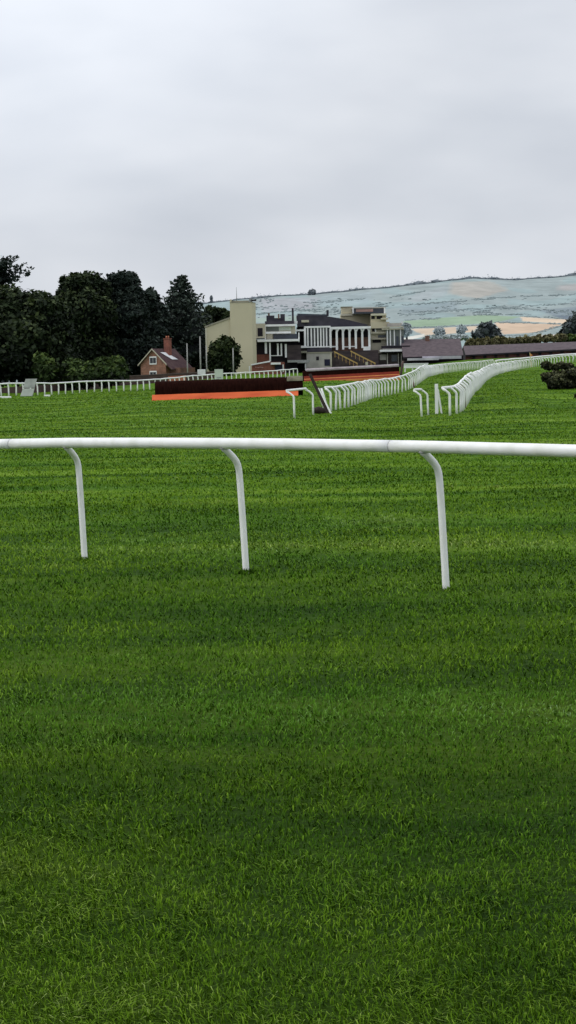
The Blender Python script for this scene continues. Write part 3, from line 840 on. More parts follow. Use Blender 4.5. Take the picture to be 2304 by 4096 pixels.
def shrub(px, py_base, D, blobs, label, mat, leaf, name='shrub', cat='shrub', clump=60, per=16, tone0=.35, group=None):
    b = P(px, py_base, D); b[2] = min(b[2], z1(b[0], b[1])) if D < 430 else b[2]
    root = empty(name, tuple(b), label, cat, group); lv = Leaves(); s = D / F
    mb = MB()
    for cx, cy, rx, ry, dy in blobs:
        c = P(cx, cy, D + dy); lv.blob(c, (rx * s, (rx + ry) * .45 * s, ry * s), leaf, int(clump * max(.5, (rx * ry / 900)) ** .6), per, tone0=tone0)
        mb.tube([b + np.array([(c[0] - b[0]) * .2, 0, -.1]), (b + c) / 2, c], [.03 * D / 100 + .02, .02 * D / 100 + .01, .01], 5)
    lv.build('foliage', mat, root, b); mb.build('stem', M_bark, root, True)
    return root
shrub(200, 1552, 340, [(165, 1455, 30, 42, 0), (190, 1490, 45, 55, 0)], 'light green shrub under the broad tree, farthest left of the hedge row', L_hedge, .40, tone0=.34, clump=70)
shrub(300, 1545, 340, [(290, 1485, 45, 45, 0), (345, 1492, 45, 45, 1), (320, 1510, 60, 40, -1)], 'mid green shrub in the middle of the hedge row under the round tree', L_hedge, .40, tone0=.22, clump=70)
shrub(440, 1535, 342, [(410, 1475, 45, 42, 0), (462, 1470, 45, 42, 1), (430, 1500, 70, 38, -1)], 'mid green shrub nearest the brick house in the hedge row', L_hedge, .40, tone0=.24, clump=70)
shrub(895, 1500, 405, [(898, 1408, 52, 56, 0), (893, 1442, 62, 52, 0), (890, 1475, 50, 32, 1)], 'round clipped dark green tree standing against the cream wall', L_bush, .40, 'round_tree', 'tree', clump=120, tone0=.4)

# shrubs on the right-hand slope
shrub(2200, 1553, 150, [(2196, 1512, 24, 20, 0), (2228, 1526, 30, 26, -1), (2222, 1500, 26, 15, 1), (2262, 1514, 34, 34, 1), (2285, 1494, 26, 18, 0), (2318, 1510, 40, 40, 1), (2330, 1484, 30, 22, 2), (2372, 1505, 46, 44, 1), (2178, 1505, 13, 12, -1), (2226, 1538, 24, 15, 0), (2206, 1537, 18, 14, 0), (2255, 1537, 32, 20, 0), (2298, 1536, 40, 22, 1), (2350, 1535, 44, 24, 1)],
      'large dark shrub with pale tips on the green slope at the right edge', L_shrub, .11, clump=70, per=22, tone0=.46)
shrub(2215, 1480, 168, [(2186, 1462, 20, 16, 0), (2214, 1470, 24, 12, 0), (2243, 1462, 20, 15, 1), (2274, 1468, 24, 13, 1)], 'smaller dark shrub just behind the large shrub on the slope', L_shrub, .12, clump=60, per=18, tone0=.34)
shrub(2325, 1612, 132, [(2330, 1588, 28, 24, 0), (2352, 1592, 24, 22, 0)], 'low shrub cut by the right edge below the large shrub', L_shrub, .13, clump=60, per=16, tone0=.38)

# ------------------------------------------------------------------ brick house
def house():
    D = 400; s = D / F
    g = P(614, 1503, D); g[2] = z1(g[0], g[1])
    a = R(-32)                                        # the ridge runs away to the right
    root = empty('brick_house', tuple(g), 'small brick house with white gable window in front of the dark trees', 'house', rz=a)
    w = 54 * s / math.cos(a) * .97; L = 7.2
    base = -.6
    ez = P(614, 1455, D)[2] - g[2]; rz = P(614, 1399, D)[2] - g[2]
    mb = MB()
    mb.prism([(-w, 0, base), (w, 0, base), (w, 0, ez), (0, 0, rz), (-w, 0, ez)], (0, L, 0)).build('wall', M_hobrick, root, local=True)
    o = .35; t = .18
    sl = (rz - ez) / w
    mb = MB()
    for sg in (-1, 1):
        ext = w + .45 if sg < 0 else w + 1.5             # the right-hand slope sweeps lower
        q = [(0, -o, rz + .06), (sg * ext, -o, rz + .06 - sl * ext), (sg * ext, -o, rz + .06 + t - sl * ext), (0, -o, rz + .06 + t)]
        mb.prism(q, (0, L + 2 * o, 0))
    roof = mb.build('roof', M_htile, root, local=True)
    mb = MB()
    for sg in (-1, 1):
        ext = w + .45
        q = [(0, -o - .06, rz + .0), (sg * ext, -o - .06, rz - sl * ext), (sg * ext, -o - .06, rz + .27 - sl * ext), (0, -o - .06, rz + .27)]
        mb.prism(q, (0, .058, 0))
    mb.build('bargeboard', M_cream2, root, local=True)
    # chimney
    c = MB(); c.box(.55, 1.75, 3.0, 4.0, rz - 1.2, rz + 2.1); c.box(.48, 1.82, 2.93, 4.07, rz + 2.1, rz + 2.3)
    ch = c.build('chimney', M_brickr, root, local=True)
    for x in (.9, 1.4): MB().tube([(x, 3.5, rz + 2.3), (x, 3.5, rz + 2.75)], [.16, .13], 8).build('chimney_pot', M_orangew, ch, True, True)
    # skylight sheet on the right slope
    def on(x, y, lift=.28): return (x, y, rz + .06 - sl * x + lift)
    MB().prism([on(1.0, 1.1), on(2.6, 2.9), on(2.6, 4.9), on(1.0, 3.1)], (.03, 0, .05)).build('skylight', M_patch, root, local=True)
    # windows
    def win(x0, x1, z0, z1_):
        m = MB(); m.box(x0, x1, -.07, -.003, z0, z1_); f = m.build('window', M_trim, root, local=True)
        n = 2; gw = (x1 - x0 - .34) / n
        for i in range(n):
            MB().box(x0 + .13 + i * (gw + .08), x0 + .13 + i * (gw + .08) + gw, -.09, -.072, z0 + .25, z1_ - .25).build('pane', M_glass, f, local=True)
    win(-.85, .85, ez - .15, ez + 1.45)
    lo = P(614, 1503, D)[2] - g[2]; win(-.9, .8, lo - .1, lo + .98)
    # low lean-to on the right with pale trim
    MB().box(w + .02, w + 2.4, 1.2, L - .5, base, ez - .9).build('lean_to', M_brickb, root, local=True)
    return root
house()

# ------------------------------------------------------------------ walls by the house
def wall(px0, px1, ytop0, ytop1, D0, D1, label, mat, thick=.4, cap=True, name='brick_wall'):
    a = P(px0, ytop0, D0); b = P(px1, ytop1, D1)
    za = z1(a[0], a[1]) - .6; zb = z1(b[0], b[1]) - .6
    root = empty(name, (a[0], a[1], za + .6), label, 'wall')
    q = [(a[0], a[1], za), (b[0], b[1], zb), (b[0], b[1], b[2]), (a[0], a[1], a[2])]
    MB().prism(q, (0, thick, 0)).build('wall', mat, root)
    if cap:
        q = [(a[0] - .05, a[1] - .06, a[2]), (b[0] + .05, b[1] - .06, b[2]), (b[0] + .05, b[1] - .06, b[2] + .16), (a[0] - .05, a[1] - .06, a[2] + .16)]
        MB().prism(q, (0, thick + .12, 0)).build('coping', M_capm, root)
M_capm = surf('dull_coping', (.15, .11, .105), (.09, .07, .07), scale=1.5, rough=.9)
wall(437, 870, 1510, 1487, 385, 385, 'long dark brick boundary wall in front of the house', M_brickw)
wall(-150, 437, 1561, 1522, 318, 352, 'low dull brick wall behind the left white rail', M_brickw, cap=False)
wall(672, 742, 1505, 1501, 300, 300, 'short orange brick wall piece behind the white rail', M_orangew, cap=False)

# ------------------------------------------------------------------ poles
def pole(px, y0, y1, D, r, label, head=False):
    t = P(px, y0, D); b = P(px + (y1 - y0) * .02, y1, D); zb = min(b[2], z1(b[0], b[1]))
    o = MB().tube([(b[0], b[1], zb - .2), (b[0], b[1], (zb + t[2]) / 2), (t[0] * .3 + b[0] * .7, t[1], t[2])], [r, r, r * .75], 8).build('pole', M_polew, None, True)
    tag(o, label, 'pole')
pole(748, 1373, 1470, 392, .12, 'shorter pale pole just right of the brick house')
pole(800, 1346, 1485, 392, .14, 'tallest pale pole left of the cream wall')
pole(825, 1384, 1485, 396, .12, 'pale pole at the corner of the cream wall')
pole(932, 1392, 1480, 398, .12, 'pale pole in front of the round clipped tree')
b = P(806, 1492, 380)
o = bevel(MB().box(b[0] - .75, b[0] + .75, b[1], b[1] + .6, b[2] - .3, P(806, 1478, 380)[2]).build('utility_box', M_trim, None), .05); tag(o, 'small white box at the foot of the tallest pale pole', 'box')

# ------------------------------------------------------------------ cream end tower
def end_tower():
    D = 420; g = P(965, 1489, D)
    root = empty('cream_tower', tuple(g), 'tall plain cream tower with sloping side wing at the left end of the stands', 'tower')
    b0 = P(969, 1489, D); t0 = P(966, 1211, D); z0 = min(b0[2], z1(b0[0], b0[1])) - 1
    xl, xr = P(922, 1350, D)[0], P(1010, 1350, D)[0]
    # plan turned a little: the right-hand side shows as a narrow darker strip
    side = [(xl, D, z0), (xr, D, z0), (xr + .72, D + 4.5, z0), (xl + .72, D + 4.5, z0)]
    MB().prism(side, (0, 0, t0[2] - z0)).build('wall', M_cream, root)
    tp = t0[2]
    # recessed top: dark-edged parapet posts and slab
    MB().prism([(xl - .03, D - .04, tp), (xr + .03, D - .04, tp), (xr + .78, D + 4.55, tp), (xl + .7, D + 4.55, tp)], (0, 0, .12)).build('coping', M_creamd, root)
    MB().box(xl, xl + .35, D, D + 4.4, tp + .12, tp + .75).build('parapet', M_cream, root)
    MB().box(xl + .36, xr - .6, D + .6, D + 1.0, tp + .12, tp + .5).build('parapet', M_creamd, root)
    MB().box(xr - .55, xr + .1, D + .2, D + 1.4, tp + .12, tp + .85).build('lamp_base', M_grey, root)
    MB().box(xr - .1, xr + .95, D - .2, D + .5, tp + .3, tp + .62).build('floodlight', M_dark, root)
    a = P(946, 1196, D)
    MB().tube([(a[0], D + .8, tp + .1), (a[0] + .02, D + .8, tp + 1.5), (a[0], D + .8, P(946, 1148, D)[2])], [.09, .07, .04], 6).build('antenna', M_grey, root, True)
    # sloping wing on the left
    w0 = P(821, 1311, D); w1 = P(924, 1274, D); zb = z0
    MB().prism([(w0[0], D + .3, zb), (xl - .002, D + .3, zb), (xl - .002, D + .3, w1[2]), (w0[0], D + .3, w0[2])], (0, 9, 0)).build('wing_wall', M_cream, root)
    MB().prism([(w0[0] - .15, D + .12, w0[2]), (xl - .01, D + .12, w1[2]), (xl - .01, D + .12, w1[2] + .32), (w0[0] - .15, D + .12, w0[2] + .32)], (0, 9.3, 0)).build('wing_roof', M_creamd, root)
    MB().box(w0[0] - .02, w0[0] + .3, D + .14, D + .298, zb, w0[2] - .02).build('corner_strip', M_trim2, root)
M_trim2 = surf('pale_cream_trim', (.60, .57, .44), (.5, .47, .37), scale=.8)
end_tower()

# ------------------------------------------------------------------ pavilion between tower and main stand
def pavilion():
    D = 428; g = P(1105, 1470, D)
    root = empty('pavilion', tuple(g), 'two storey white pavilion with columns right of the cream tower', 'building')
    def part(name, mat, *boxes, label=None):
        m = MB()
        for b in boxes: m.px(*b)
        return m.build(name, mat, root, label=label)
    part('wall', M_cream2, (1020, 1294, 1062, 1352, D, 9), (1062, 1300, 1182, 1360, D + 2.2, 7))
    part('lower_wall', M_dark, (1020, 1356, 1190, 1492, D + 2.5, 7))
    part('brick_base', M_brickr, (1024, 1418, 1078, 1492, D + 1.2, 1.2))
    part('roof', M_roof, (1066, 1262, 1098, 1296, D + 4, 3), (1098, 1272, 1122, 1296, D + 4, 3), (1122, 1256, 1140, 1296, D + 4.5, 3), (1060, 1284, 1176, 1298, D + 3, 5))
    part('chimney', M_brickb, (1112, 1256, 1118, 1276, D + 3.6, .4), (1072, 1252, 1079, 1264, D + 4.1, .5))
    f = part('fascia', M_trim, (1060, 1297, 1182, 1305, D + 1.2, 1), (1064, 1326, 1164, 1334, D + .8, 1.4))
    part('balcony_slab', M_trim, (1030, 1357, 1198, 1366, D - .6, 3.2))
    part('column', M_trim, (1059, 1305, 1064, 1357, D + .3, .4))
    w = part('window', M_dark, (1031, 1312, 1051, 1345, D - .06, .05))
    w = part('window', M_glassg, (1066, 1307, 1116, 1325, D + 2.1, .1)); w = part('window', M_signg, (1116, 1308, 1164, 1322, D + 2.1, .1))
    part('window', M_glassb, (1094, 1336, 1190, 1356, D + 2.0, .2)); part('louvre', M_cream2, (1066, 1334, 1090, 1356, D + 1.5, .3))
    for x, y0, y1, r, dd in ((1064, 1368, 1414, 9, .2), (1081, 1370, 1446, 6, 0), (1112, 1374, 1424, 7, .6), (1126, 1374, 1424, 6, .6), (1144, 1376, 1430, 8, .6), (1196, 1330, 1368, 5, -.2)):
        part('column', M_trim, (x - r / 2, y0, x + r / 2, y1, D + dd, .3))
    part('handrail', M_trim, (1084, 1421, 1126, 1424, D + .4, .08))
    part('back_stair', M_seat, (1150, 1380, 1205, 1440, D + .5, 1.5))
    part('entrance_canopy', M_grey, (1150, 1440, 1240, 1449, D - 2, 2.2)); part('entrance_canopy', M_grey, (1190, 1449, 1236, 1452, D - 2.5, 2))
pavilion()

def kiosk():
    D = 412; g = P(1070, 1492, D)
    root = empty('brick_kiosk', tuple(g), 'low red brick kiosk with white roof edge at the foot of the tower', 'kiosk')
    a = P(1007, 1462, D); b = P(1080, 1448, D); c = P(1138, 1448, D); zb = min(g[2], z1(g[0], g[1])) - .8
    MB().prism([(a[0], D, zb), (c[0], D, zb), (c[0], D, c[2]), (b[0], D, b[2]), (a[0], D, a[2])], (0, 4, 0)).build('wall', M_brickr, root)
    MB().prism([(a[0] - .2, D - .2, a[2]), (b[0], D - .2, b[2]), (b[0], D - .2, b[2] + .28), (a[0] - .2, D - .2, a[2] + .28)], (0, 4.3, 0)).build('roof_edge', M_trim, root)
    m = MB().px(1083, 1450, 1123, 1458, D - 1.2, 1.1); m.build('awning', M_trim, root)
    m = MB().px(1100, 1459, 1130, 1484, D - .08, .07); m.build('door', M_navy, root)
    m = MB().px(1131, 1458, 1135, 1488, D - .25, .2); m.build('post', M_trim, root)
    m = MB().px(996, 1464, 1001, 1490, D - .3, .3); m.build('post', M_trim, root)
    # the sign on the wall is too faint to read in the photo: pale smudged strokes
    m = MB(); x = 1020
    for i, wd in enumerate((5, 3, 6, 4, 3, 5)):
        y = 1467 + (i % 3)
        m.px(x, y, x + wd, y + 3, D - .05, .045); x += wd + 1.4
    m.build('sign_lettering', M_pinkish, root)
M_pinkish = surf('faded_pink_paint', (.5, .33, .3), (.42, .25, .22), scale=1)
kiosk()

# ------------------------------------------------------------------ main grandstand
def grandstand():
    D = 432; g = P(1340, 1466, D)
    root = empty('grandstand', tuple(g), 'main grandstand with dark roof, white colonnade and stepped terraces', 'grandstand')
    def part(name, mat, *boxes, label=None, parent=None):
        m = MB()
        for b in boxes: m.px(*b)
        return m.build(name, mat, parent or root, label=label)
    part('back_wall', M_dark, (1190, 1306, 1484, 1492, D + 5, 4))
    # roof: long dark wedge falling to the right
    q = [P(1186, 1262, D), P(1255, 1262, D), P(1318, 1266, D), P(1380, 1276, D), P(1470, 1298, D), P(1474, 1306, D), P(1190, 1306, D)]
    MB().prism([(p[0], D + .5, p[2]) for p in q], (0, 9, 0)).build('roof', M_roof, root)
    q = [P(1190, 1252, D), P(1310, 1256, D), P(1312, 1262, D), P(1190, 1260, D)]
    MB().prism([(p[0], D + 3, p[2]) for p in q], (0, 6, 0)).build('ridge', M_glassb, root)
    part('flue', M_roof, (1168, 1232, 1176, 1300, D + .2, .6)); part('flue', M_roof, (1306, 1240, 1315, 1264, D + 1, .6))
    part('roof_vent', M_trim, (1170, 1284, 1190, 1295, D - .1, .5)); part('roof_vent', M_cream2, (1206, 1280, 1236, 1289, D - .3, .78))
    # left colonnade: white frame with slim mullions
    fr = part('colonnade_frame', M_trim, (1217, 1304, 1322, 1311, D - .35, .6), (1217, 1311, 1225, 1391, D - .35, .6), (1177, 1383, 1226, 1392, D - .5, .9), (1226, 1385, 1320, 1390, D - .3, .5))
    for x in (1232, 1246, 1259, 1272, 1284, 1295, 1307):
        part('mullion', M_trim, (x - 2.6, 1311, x + 2.8, 1385, D - .2, .3))
    part('window', M_glass, (1226, 1312, 1320, 1386, D + .6, .1))
    part('upper_arm', M_trim, (1160, 1318, 1217, 1325, D - .3, .5))
    # right arcade with rounded heads
    cols = [1323, 1348, 1373, 1399, 1424, 1450, 1478]
    for i, x in enumerate(cols):
        part('arcade_column', M_trim, (x - 4.2, 1317, x + 4.2, 1402 - i * 2.0, D - .5 + i * .05, .5))
    m = MB(); m.px(1319, 1306, 1483, 1316, D - .55, .6); m.build('arcade_beam', M_trim, root)
    m = MB()
    for a_, b_ in zip(cols[:-1], cols[1:]):
        for sgn, xc in ((1, a_ + 3.2), (-1, b_ - 3.2)):
            p0 = P(xc, 1316, D - .45); p1 = P(xc + sgn * 6, 1316, D - .45); p2 = P(xc, 1327, D - .45)
            m.prism([tuple(p0), tuple(p1), tuple(p2)], (0, .4, 0))
    m.build('arch_corner', M_trim, root)
    part('rail_band', M_trim, (1327, 1384, 1346, 1389, D - .1, .2), (1402, 1384, 1422, 1388, D - .1, .2), (1376, 1386, 1396, 1389, D - .1, .2))
    part('inner_wall', M_brickb, (1330, 1350, 1480, 1412, D + 3, .5))
    part('white_block', M_trim, (1454, 1386, 1482, 1404, D - .8, 1.2))
    # underside and concrete block
    part('floor_slab', M_roof, (1229, 1392, 1327, 1407, D - .6, 4))
    part('concrete_block', M_conc, (1228, 1412, 1327, 1496, D - 1.4, 6)); part('parapet', M_creamd, (1226, 1408, 1329, 1413, D - 1.5, 6))
    part('window', M_navy, (1298, 1437, 1320, 1463, D - 1.46, .05)); part('opening', M_dark, (1265, 1426, 1276, 1441, D - 1.46, .05))
    part('buttress', M_trim, (1220, 1454, 1226, 1480, D - 1.8, .4)); part('buttress', M_cream2, (1322, 1413, 1328, 1470, D - 1.52, .1))
    part('side_stair', M_creamd, (1196, 1404, 1228, 1412, D - 1.2, 3)); part('stair_shadow', M_seat, (1176, 1396, 1228, 1446, D + .1, 3))
    # stepped terrace running down to the right
    n = 13; m = MB()
    for i in range(n):
        x0 = 1330 + i * 14; y0 = 1402 + i * 4.6
        m.px(x0, y0, 1515, 1496, D - 1.2 - i * .42, .42)
    m.build('terrace', M_seat, root)
    for (xa, ya, xb, yb), dd in (((1336, 1409, 1430, 1457), -7.2), ((1402, 1407, 1502, 1457), -7.4)):
        p = P(xa, ya, D + dd); q_ = P(xb, yb, D + dd - .2)
        n_ = np.array([0, 0, .30])
        m = MB().prism([p, q_, q_ + n_, p + n_], (0, .12, 0)); m.build('stair_rail', M_yellow, root)
        n2 = np.array([0, 0, -.75])
        MB().prism([p + n2, q_ + n2 * .6, q_ + n2 * .6 + n_ * .35, p + n2 + n_ * .35], (0, .1, 0)).build('stair_edge', M_brickb, root)
        for k in np.linspace(.04, .98, 7):
            e = p + (q_ - p) * k; MB().tube([e, e - np.array([0, .05, 1.0])], .05, 5).build('rail_post', M_yellow, root)
    part('front_kerb', M_conc, (1330, 1466, 1520, 1498, D - 8, .5))
    part('gate_box', M_cream2, (1462, 1448, 1472, 1460, D - 8.2, .4))
grandstand()

def control_tower():
    D = 436; g = P(1500, 1458, D)
    root = empty('control_tower', tuple(g), 'cream control tower with dark rooftop glazing rising behind the main stand', 'tower')
    def part(name, mat, *boxes, label=None):
        m = MB()
        for b in boxes: m.px(*b)
        return m.build(name, mat, root, label=label)
    part('wall', M_cream, (1364, 1262.5, 1483, 1305, D + 6, 6), (1484, 1262, 1545, 1312, D, 8))
    part('lower_wall', M_cream2, (1483, 1312, 1546, 1482, D + .3, 8))
    part('roof_slab', M_trim2, (1364, 1254, 1484, 1262, D + 5.6, 8)); part('roof_slab', M_trim2, (1484.5, 1254, 1546, 1262, D - .8, 9))
    part('roof_room', M_cream, (1367, 1229, 1408, 1254, D + 6, 5)); part('roof_room_cap', M_creamd, (1364, 1226, 1411, 1229, D + 5.8, 5.4))
    part('glazed_box', M_glassb, (1412, 1233, 1540, 1254, D + 1, 6)); part('box_cap', M_conc, (1409, 1229, 1543, 1233, D + .7, 6.6))
    part('frame', M_trim, (1410, 1231, 1415, 1254, D + .6, .3)); part('frame', M_trim, (1536, 1230, 1541, 1254, D + .6, .3))
    part('panel', M_pinkish, (1424, 1236, 1492, 1247, D + .9, .1))
    for x in (1485, 1507):
        part('window', M_dark, (x, 1264, x + (14 if x < 1500 else 22), 1276, D - .06, .05))
    part('awning', M_trim2, (1524, 1272, 1552, 1278, D - 1.2, 1.2))
    part('buttress', M_cream, (1484, 1288, 1558, 1313, D - .5, .45))
    part('window', M_dark, (1488, 1314, 1500, 1326, D + .22, .06)); part('window', M_dark, (1490, 1358, 1524, 1371, D + .22, .06))
    part('balcony', M_cream2, (1484, 1352, 1552, 1358, D - .6, 1)); part('balcony', M_trim2, (1484, 1328, 1548, 1334, D - .3, .7))
    part('band', M_glassb, (1505, 1312, 1548, 1318, D - .1, .3))
    part('window', M_glassb, (1512, 1340, 1548, 1350, D + .2, .08))
    part('column', M_trim, (1500, 1316, 1505, 1328, D, .2))
control_tower()

def glass_annex():
    D = 433; g = P(1580, 1456, D)
    root = empty('glazed_annex', tuple(g), 'glazed annex with white mullions and dark balcony right of the control tower', 'building')
    def part(name, mat, *boxes, label=None):
        m = MB()
        for b in boxes: m.px(*b)
        return m.build(name, mat, root, label=label)
    part('wall', M_glassg, (1546, 1312, 1616, 1384, D + .5, 6)); part('roof', M_conc, (1550, 1292, 1606, 1308, D + 1.5, 5)); part('vent', M_trim, (1606, 1286, 1612, 1300, D + 2, 1))
    part('fascia', M_trim2, (1530, 1306, 1614, 1310, D - .2, 1.2)); part('fascia', M_cream2, (1528, 1313, 1616, 1318, D - .1, 1))
    for x in (1550, 1562, 1578, 1603): part('mullion', M_trim, (x - 2, 1318, x + 2, 1382, D + .2, .25))
    for x in (1590, 1611): part('pane', M_glassb, (x - 5, 1345, x + 5, 1382, D + .4, .09))
    part('balcony', M_dark, (1528, 1383, 1640, 1393, D - 1.2, 3)); part('slab', M_trim, (1521, 1398, 1643, 1406, D - 2, 4)); part('soffit', M_dark, (1530, 1406, 1636, 1412, D - 1.5, 3))
    part('band', M_conc, (1530, 1393, 1640, 1398, D - 1, 3))
    part('lower_wall', M_seat, (1515, 1411, 1622, 1488, D - .4, 4)); part('panel', M_conc, (1520, 1418, 1545, 1440, D - .46, .05)); part('panel', M_glassb, (1566, 1420, 1588, 1446, D - .46, .05))
    for x in (1550, 1594, 1606, 1616): part('column', M_conc, (x - 2, 1408, x + 2, 1458, D - .9, .3))
    part('end_post', M_dark, (1617, 1406, 1626, 1462, D - .7, .5))
glass_annex()

# ------------------------------------------------------------------ long low roofs at right
def long_building(xl, xr, yr0, yr1, ye0, ye1, yb0, yb1, D, run, label, name, mats, over=0):
    """ridge line, eave line and base line given at both ends"""
    g = P((xl + xr) / 2, (yb0 + yb1) / 2, D)
    root = empty(name, tuple(g), label, 'building')
    A = [P(xl, ye0, D), P(xr, ye1, D)]; Rg = [P(xl, yr0, D + run), P(xr, yr1, D + run)]; B = [P(xl, yb0, D), P(xr, yb1, D)]
    Rg = [np.array([A[i][0], D + run, Rg[i][2]]) for i in range(2)]
    t = .2; fl = (Rg[0] - A[0]) * .06
    bk = [np.array([A[i][0], D + 2 * run, A[i][2]]) for i in range(2)]
    m = MB(); m.prism([A[0] - fl, A[1] - fl, Rg[1], Rg[0]], (0, 0, t)); m.prism([Rg[0] + [0, .002, 0], Rg[1] + [0, .002, 0], bk[1], bk[0]], (0, 0, t)); m.build('roof', mats[0], root)
    zb = min(B[0][2], B[1][2]) - 1.2
    for i, dx in ((0, .12), (1, -.12)):
        m = MB()
        x = A[i][0] + dx
        m.prism([(x, D + .3, zb), (x, D + 2 * run - .3, zb), (x, D + 2 * run - .3, A[i][2] - .05), (x, D + run, Rg[i][2] - .05), (x, D + .3, A[i][2] + .05)], (.1 if i == 0 else -.1, 0, 0))
        m.build('gable_wall', mats[2], root)
    MB().prism([(A[0][0], D + .28, zb), (A[1][0], D + .28, zb), (A[1][0], D + .28, A[1][2] - .02), (A[0][0], D + .28, A[0][2] - .02)], (0, .2, 0)).build('front_wall', mats[1], root)
    m = MB(); e0, e1 = A[0] - fl, A[1] - fl
    m.prism([e0 + [0, -.06, -.16], e1 + [0, -.06, -.16], e1 + [0, -.06, .16], e0 + [0, -.06, .16]], (0, .055, 0)); m.build('gutter', mats[3], root)
    return root
r1 = long_building(1612, 1853, 1361, 1358, 1428, 1420, 1458, 1450, 428, 7, 'wide low building with purple grey tiled roof and pale eave', 'tiled_building', (M_tile, M_dark, M_dark, M_dark))
MB().px(1702, 1343, 1718, 1368, 434, 1.2).build('chimney', M_brickb, r1)
MB().px(1630, 1433, 1750, 1440, 424, 2.5).build('canopy', M_lil, r1) if False else None
M_lil = surf('lilac_white_sheet', (.56, .54, .58), (.36, .35, .40), scale=.5, rough=.5, detail=8)
MB().px(1632, 1432, 1755, 1441, 424.5, 2.2).build('canopy', M_lil, r1)
MB().px(1690, 1424, 1846, 1436, 426.8, .8).build('canopy', M_lil, r1)
r2 = long_building(1862, 2330, 1387, 1370, 1421, 1397, 1440, 1414, 440, 6, 'very long low brick stable block with grey tiles at far right', 'stable_block', (M_tile, M_brickm, M_dark, M_dark), 0) if False else None
M_brickm = brick('maroon_brick', (.16, .045, .045), (.12, .035, .038), (.2, .11, .1), 1.6)
r2 = long_building(1862, 2400, 1387, 1367, 1421, 1392, 1440, 1412, 440, 6, 'very long low brick stable block with grey tiles at far right', 'stable_block', (M_tile, M_brickm, M_dark, M_dark))
for k, x in enumerate(range(1890, 2380, 44)):
    y = np.interp(x, [1862, 2400], [1421, 1392])
    MB().px(x, y + 5, x + 12, y + 16, 440.1, .15).build('door', M_dark, r2)

# pale low barrier beside the second brush fence, and a flagged marker post
b = P(1663, 1480, 300)
root = empty('low_barrier', (b[0], b[1], z1(b[0], b[1])), 'low pale barrier beyond the right end of the second brush fence', 'barrier')
MB().px(1616, 1456, 1712, 1472, 300, .3).build('panel', M_farwhite, root); MB().px(1614, 1453, 1714, 1456, 299.9, .5).build('top_rail', M_trim, root)
for x in (1618, 1648, 1680, 1708): MB().px(x, 1470, x + 5, 1488, 300.1, .2).build('leg', M_farwhite, root)
b = P(2127, 1466, 318); b[2] = z1(b[0], b[1]); t = P(2119, 1410, 318)
root = empty('marker_post', tuple(b), 'thin yellow marker post with small orange flag by the right rail', 'post')
MB().tube([b - np.array([0, 0, .2]), (b + t) / 2, t], .05, 6).build('post', M_ypale, root) if False else None
M_ypale = surf('pale_yellow_paint', (.62, .52, .25), (.5, .4, .2), scale=2)
MB().tube([b - np.array([0, 0, .2]), (b + t) / 2, t], .055, 6).build('pole', M_ypale, root)
MB().prism([t + [0, 0, -.7], t + [.48, 0, -.45], t + [.04, 0, -.1]], (0, .02, 0)).build('flag', M_oranline, root)

# ------------------------------------------------------------------ hills and far country
RX = np.array([-900, 0, 500, 827, 954, 1113, 1256, 1431, 1590, 1717, 1892, 2067, 2304, 3200.])
RY = np.array([1275, 1250, 1228, 1212, 1198, 1183, 1176, 1159, 1145, 1130, 1111, 1118, 1100, 1085.])
HD = np.array([600, 700, 900, 1200, 1700, 2400, 3300, 4300.])
HA = np.array([.08, .28, .42, .52, .64, .78, .92, 1.0])

def hill_point(px, k):
    """k: row 0..1 from the foot to the ridge"""
    a = .08 + .92 * k
    D = float(np.interp(a, HA, HD))
    yr = float(np.interp(px, RX, RY)) + 2.5 * mnoise.noise(Vector((px * .012, 0, 3)))
    yh = 1540 - (px - W / 2) * math.tan(ROLL)
    py = yh + (yr - yh) * a
    return P(px, py, D), py

POLY = [  # photo outlines of the fields, and their (hazy) tone
    ([(1978, 1290), (2243, 1297), (2237, 1304), (2168, 1329), (2012, 1338), (1992, 1312)], lin((205, 184, 166))),
    ([(2081, 1268), (2290, 1279), (2271, 1296), (2090, 1286)], lin((216, 198, 180))),
    ([(2070, 1356), (2145, 1341), (2246, 1335), (2246, 1349), (2150, 1354)], lin((214, 205, 196))),
    ([(1610, 1284), (1916, 1260), (2086, 1267), (1974, 1292), (1639, 1311)], lin((150, 172, 152))),
    ([(1639, 1316), (1916, 1304), (1892, 1328), (1697, 1342)], lin((206, 190, 174))),
    ([(1600, 1356), (1697, 1334), (1697, 1347), (1610, 1366)], lin((214, 214, 210))),
    ([(1809, 1129), (1960, 1124), (2037, 1160), (1911, 1194), (1794, 1177)], lin((182, 174, 168))),
    ([(2232, 1143), (2330, 1134), (2330, 1162), (2232, 1160)], lin((176, 170, 172))),
    ([(2149, 1242), (2330, 1224), (2330, 1276), (2256, 1277)], lin((122, 134, 148))),
    ([(1040, 1195), (1290, 1188), (1250, 1235), (1050, 1255)], lin((172, 172, 182))),
    ([(1270, 1185), (1500, 1165), (1470, 1215), (1280, 1225)], lin((158, 172, 180))),
    ([(1640, 1185), (1790, 1140), (1785, 1185), (1650, 1215)], lin((165, 173, 180))),
    ([(1600, 1225), (1830, 1205), (1840, 1240), (1610, 1255)], lin((138, 152, 162))),
    ([(1000, 1275), (1230, 1262), (1230, 1290), (1010, 1290)], lin((160, 176, 172))),
]
_bb = {}
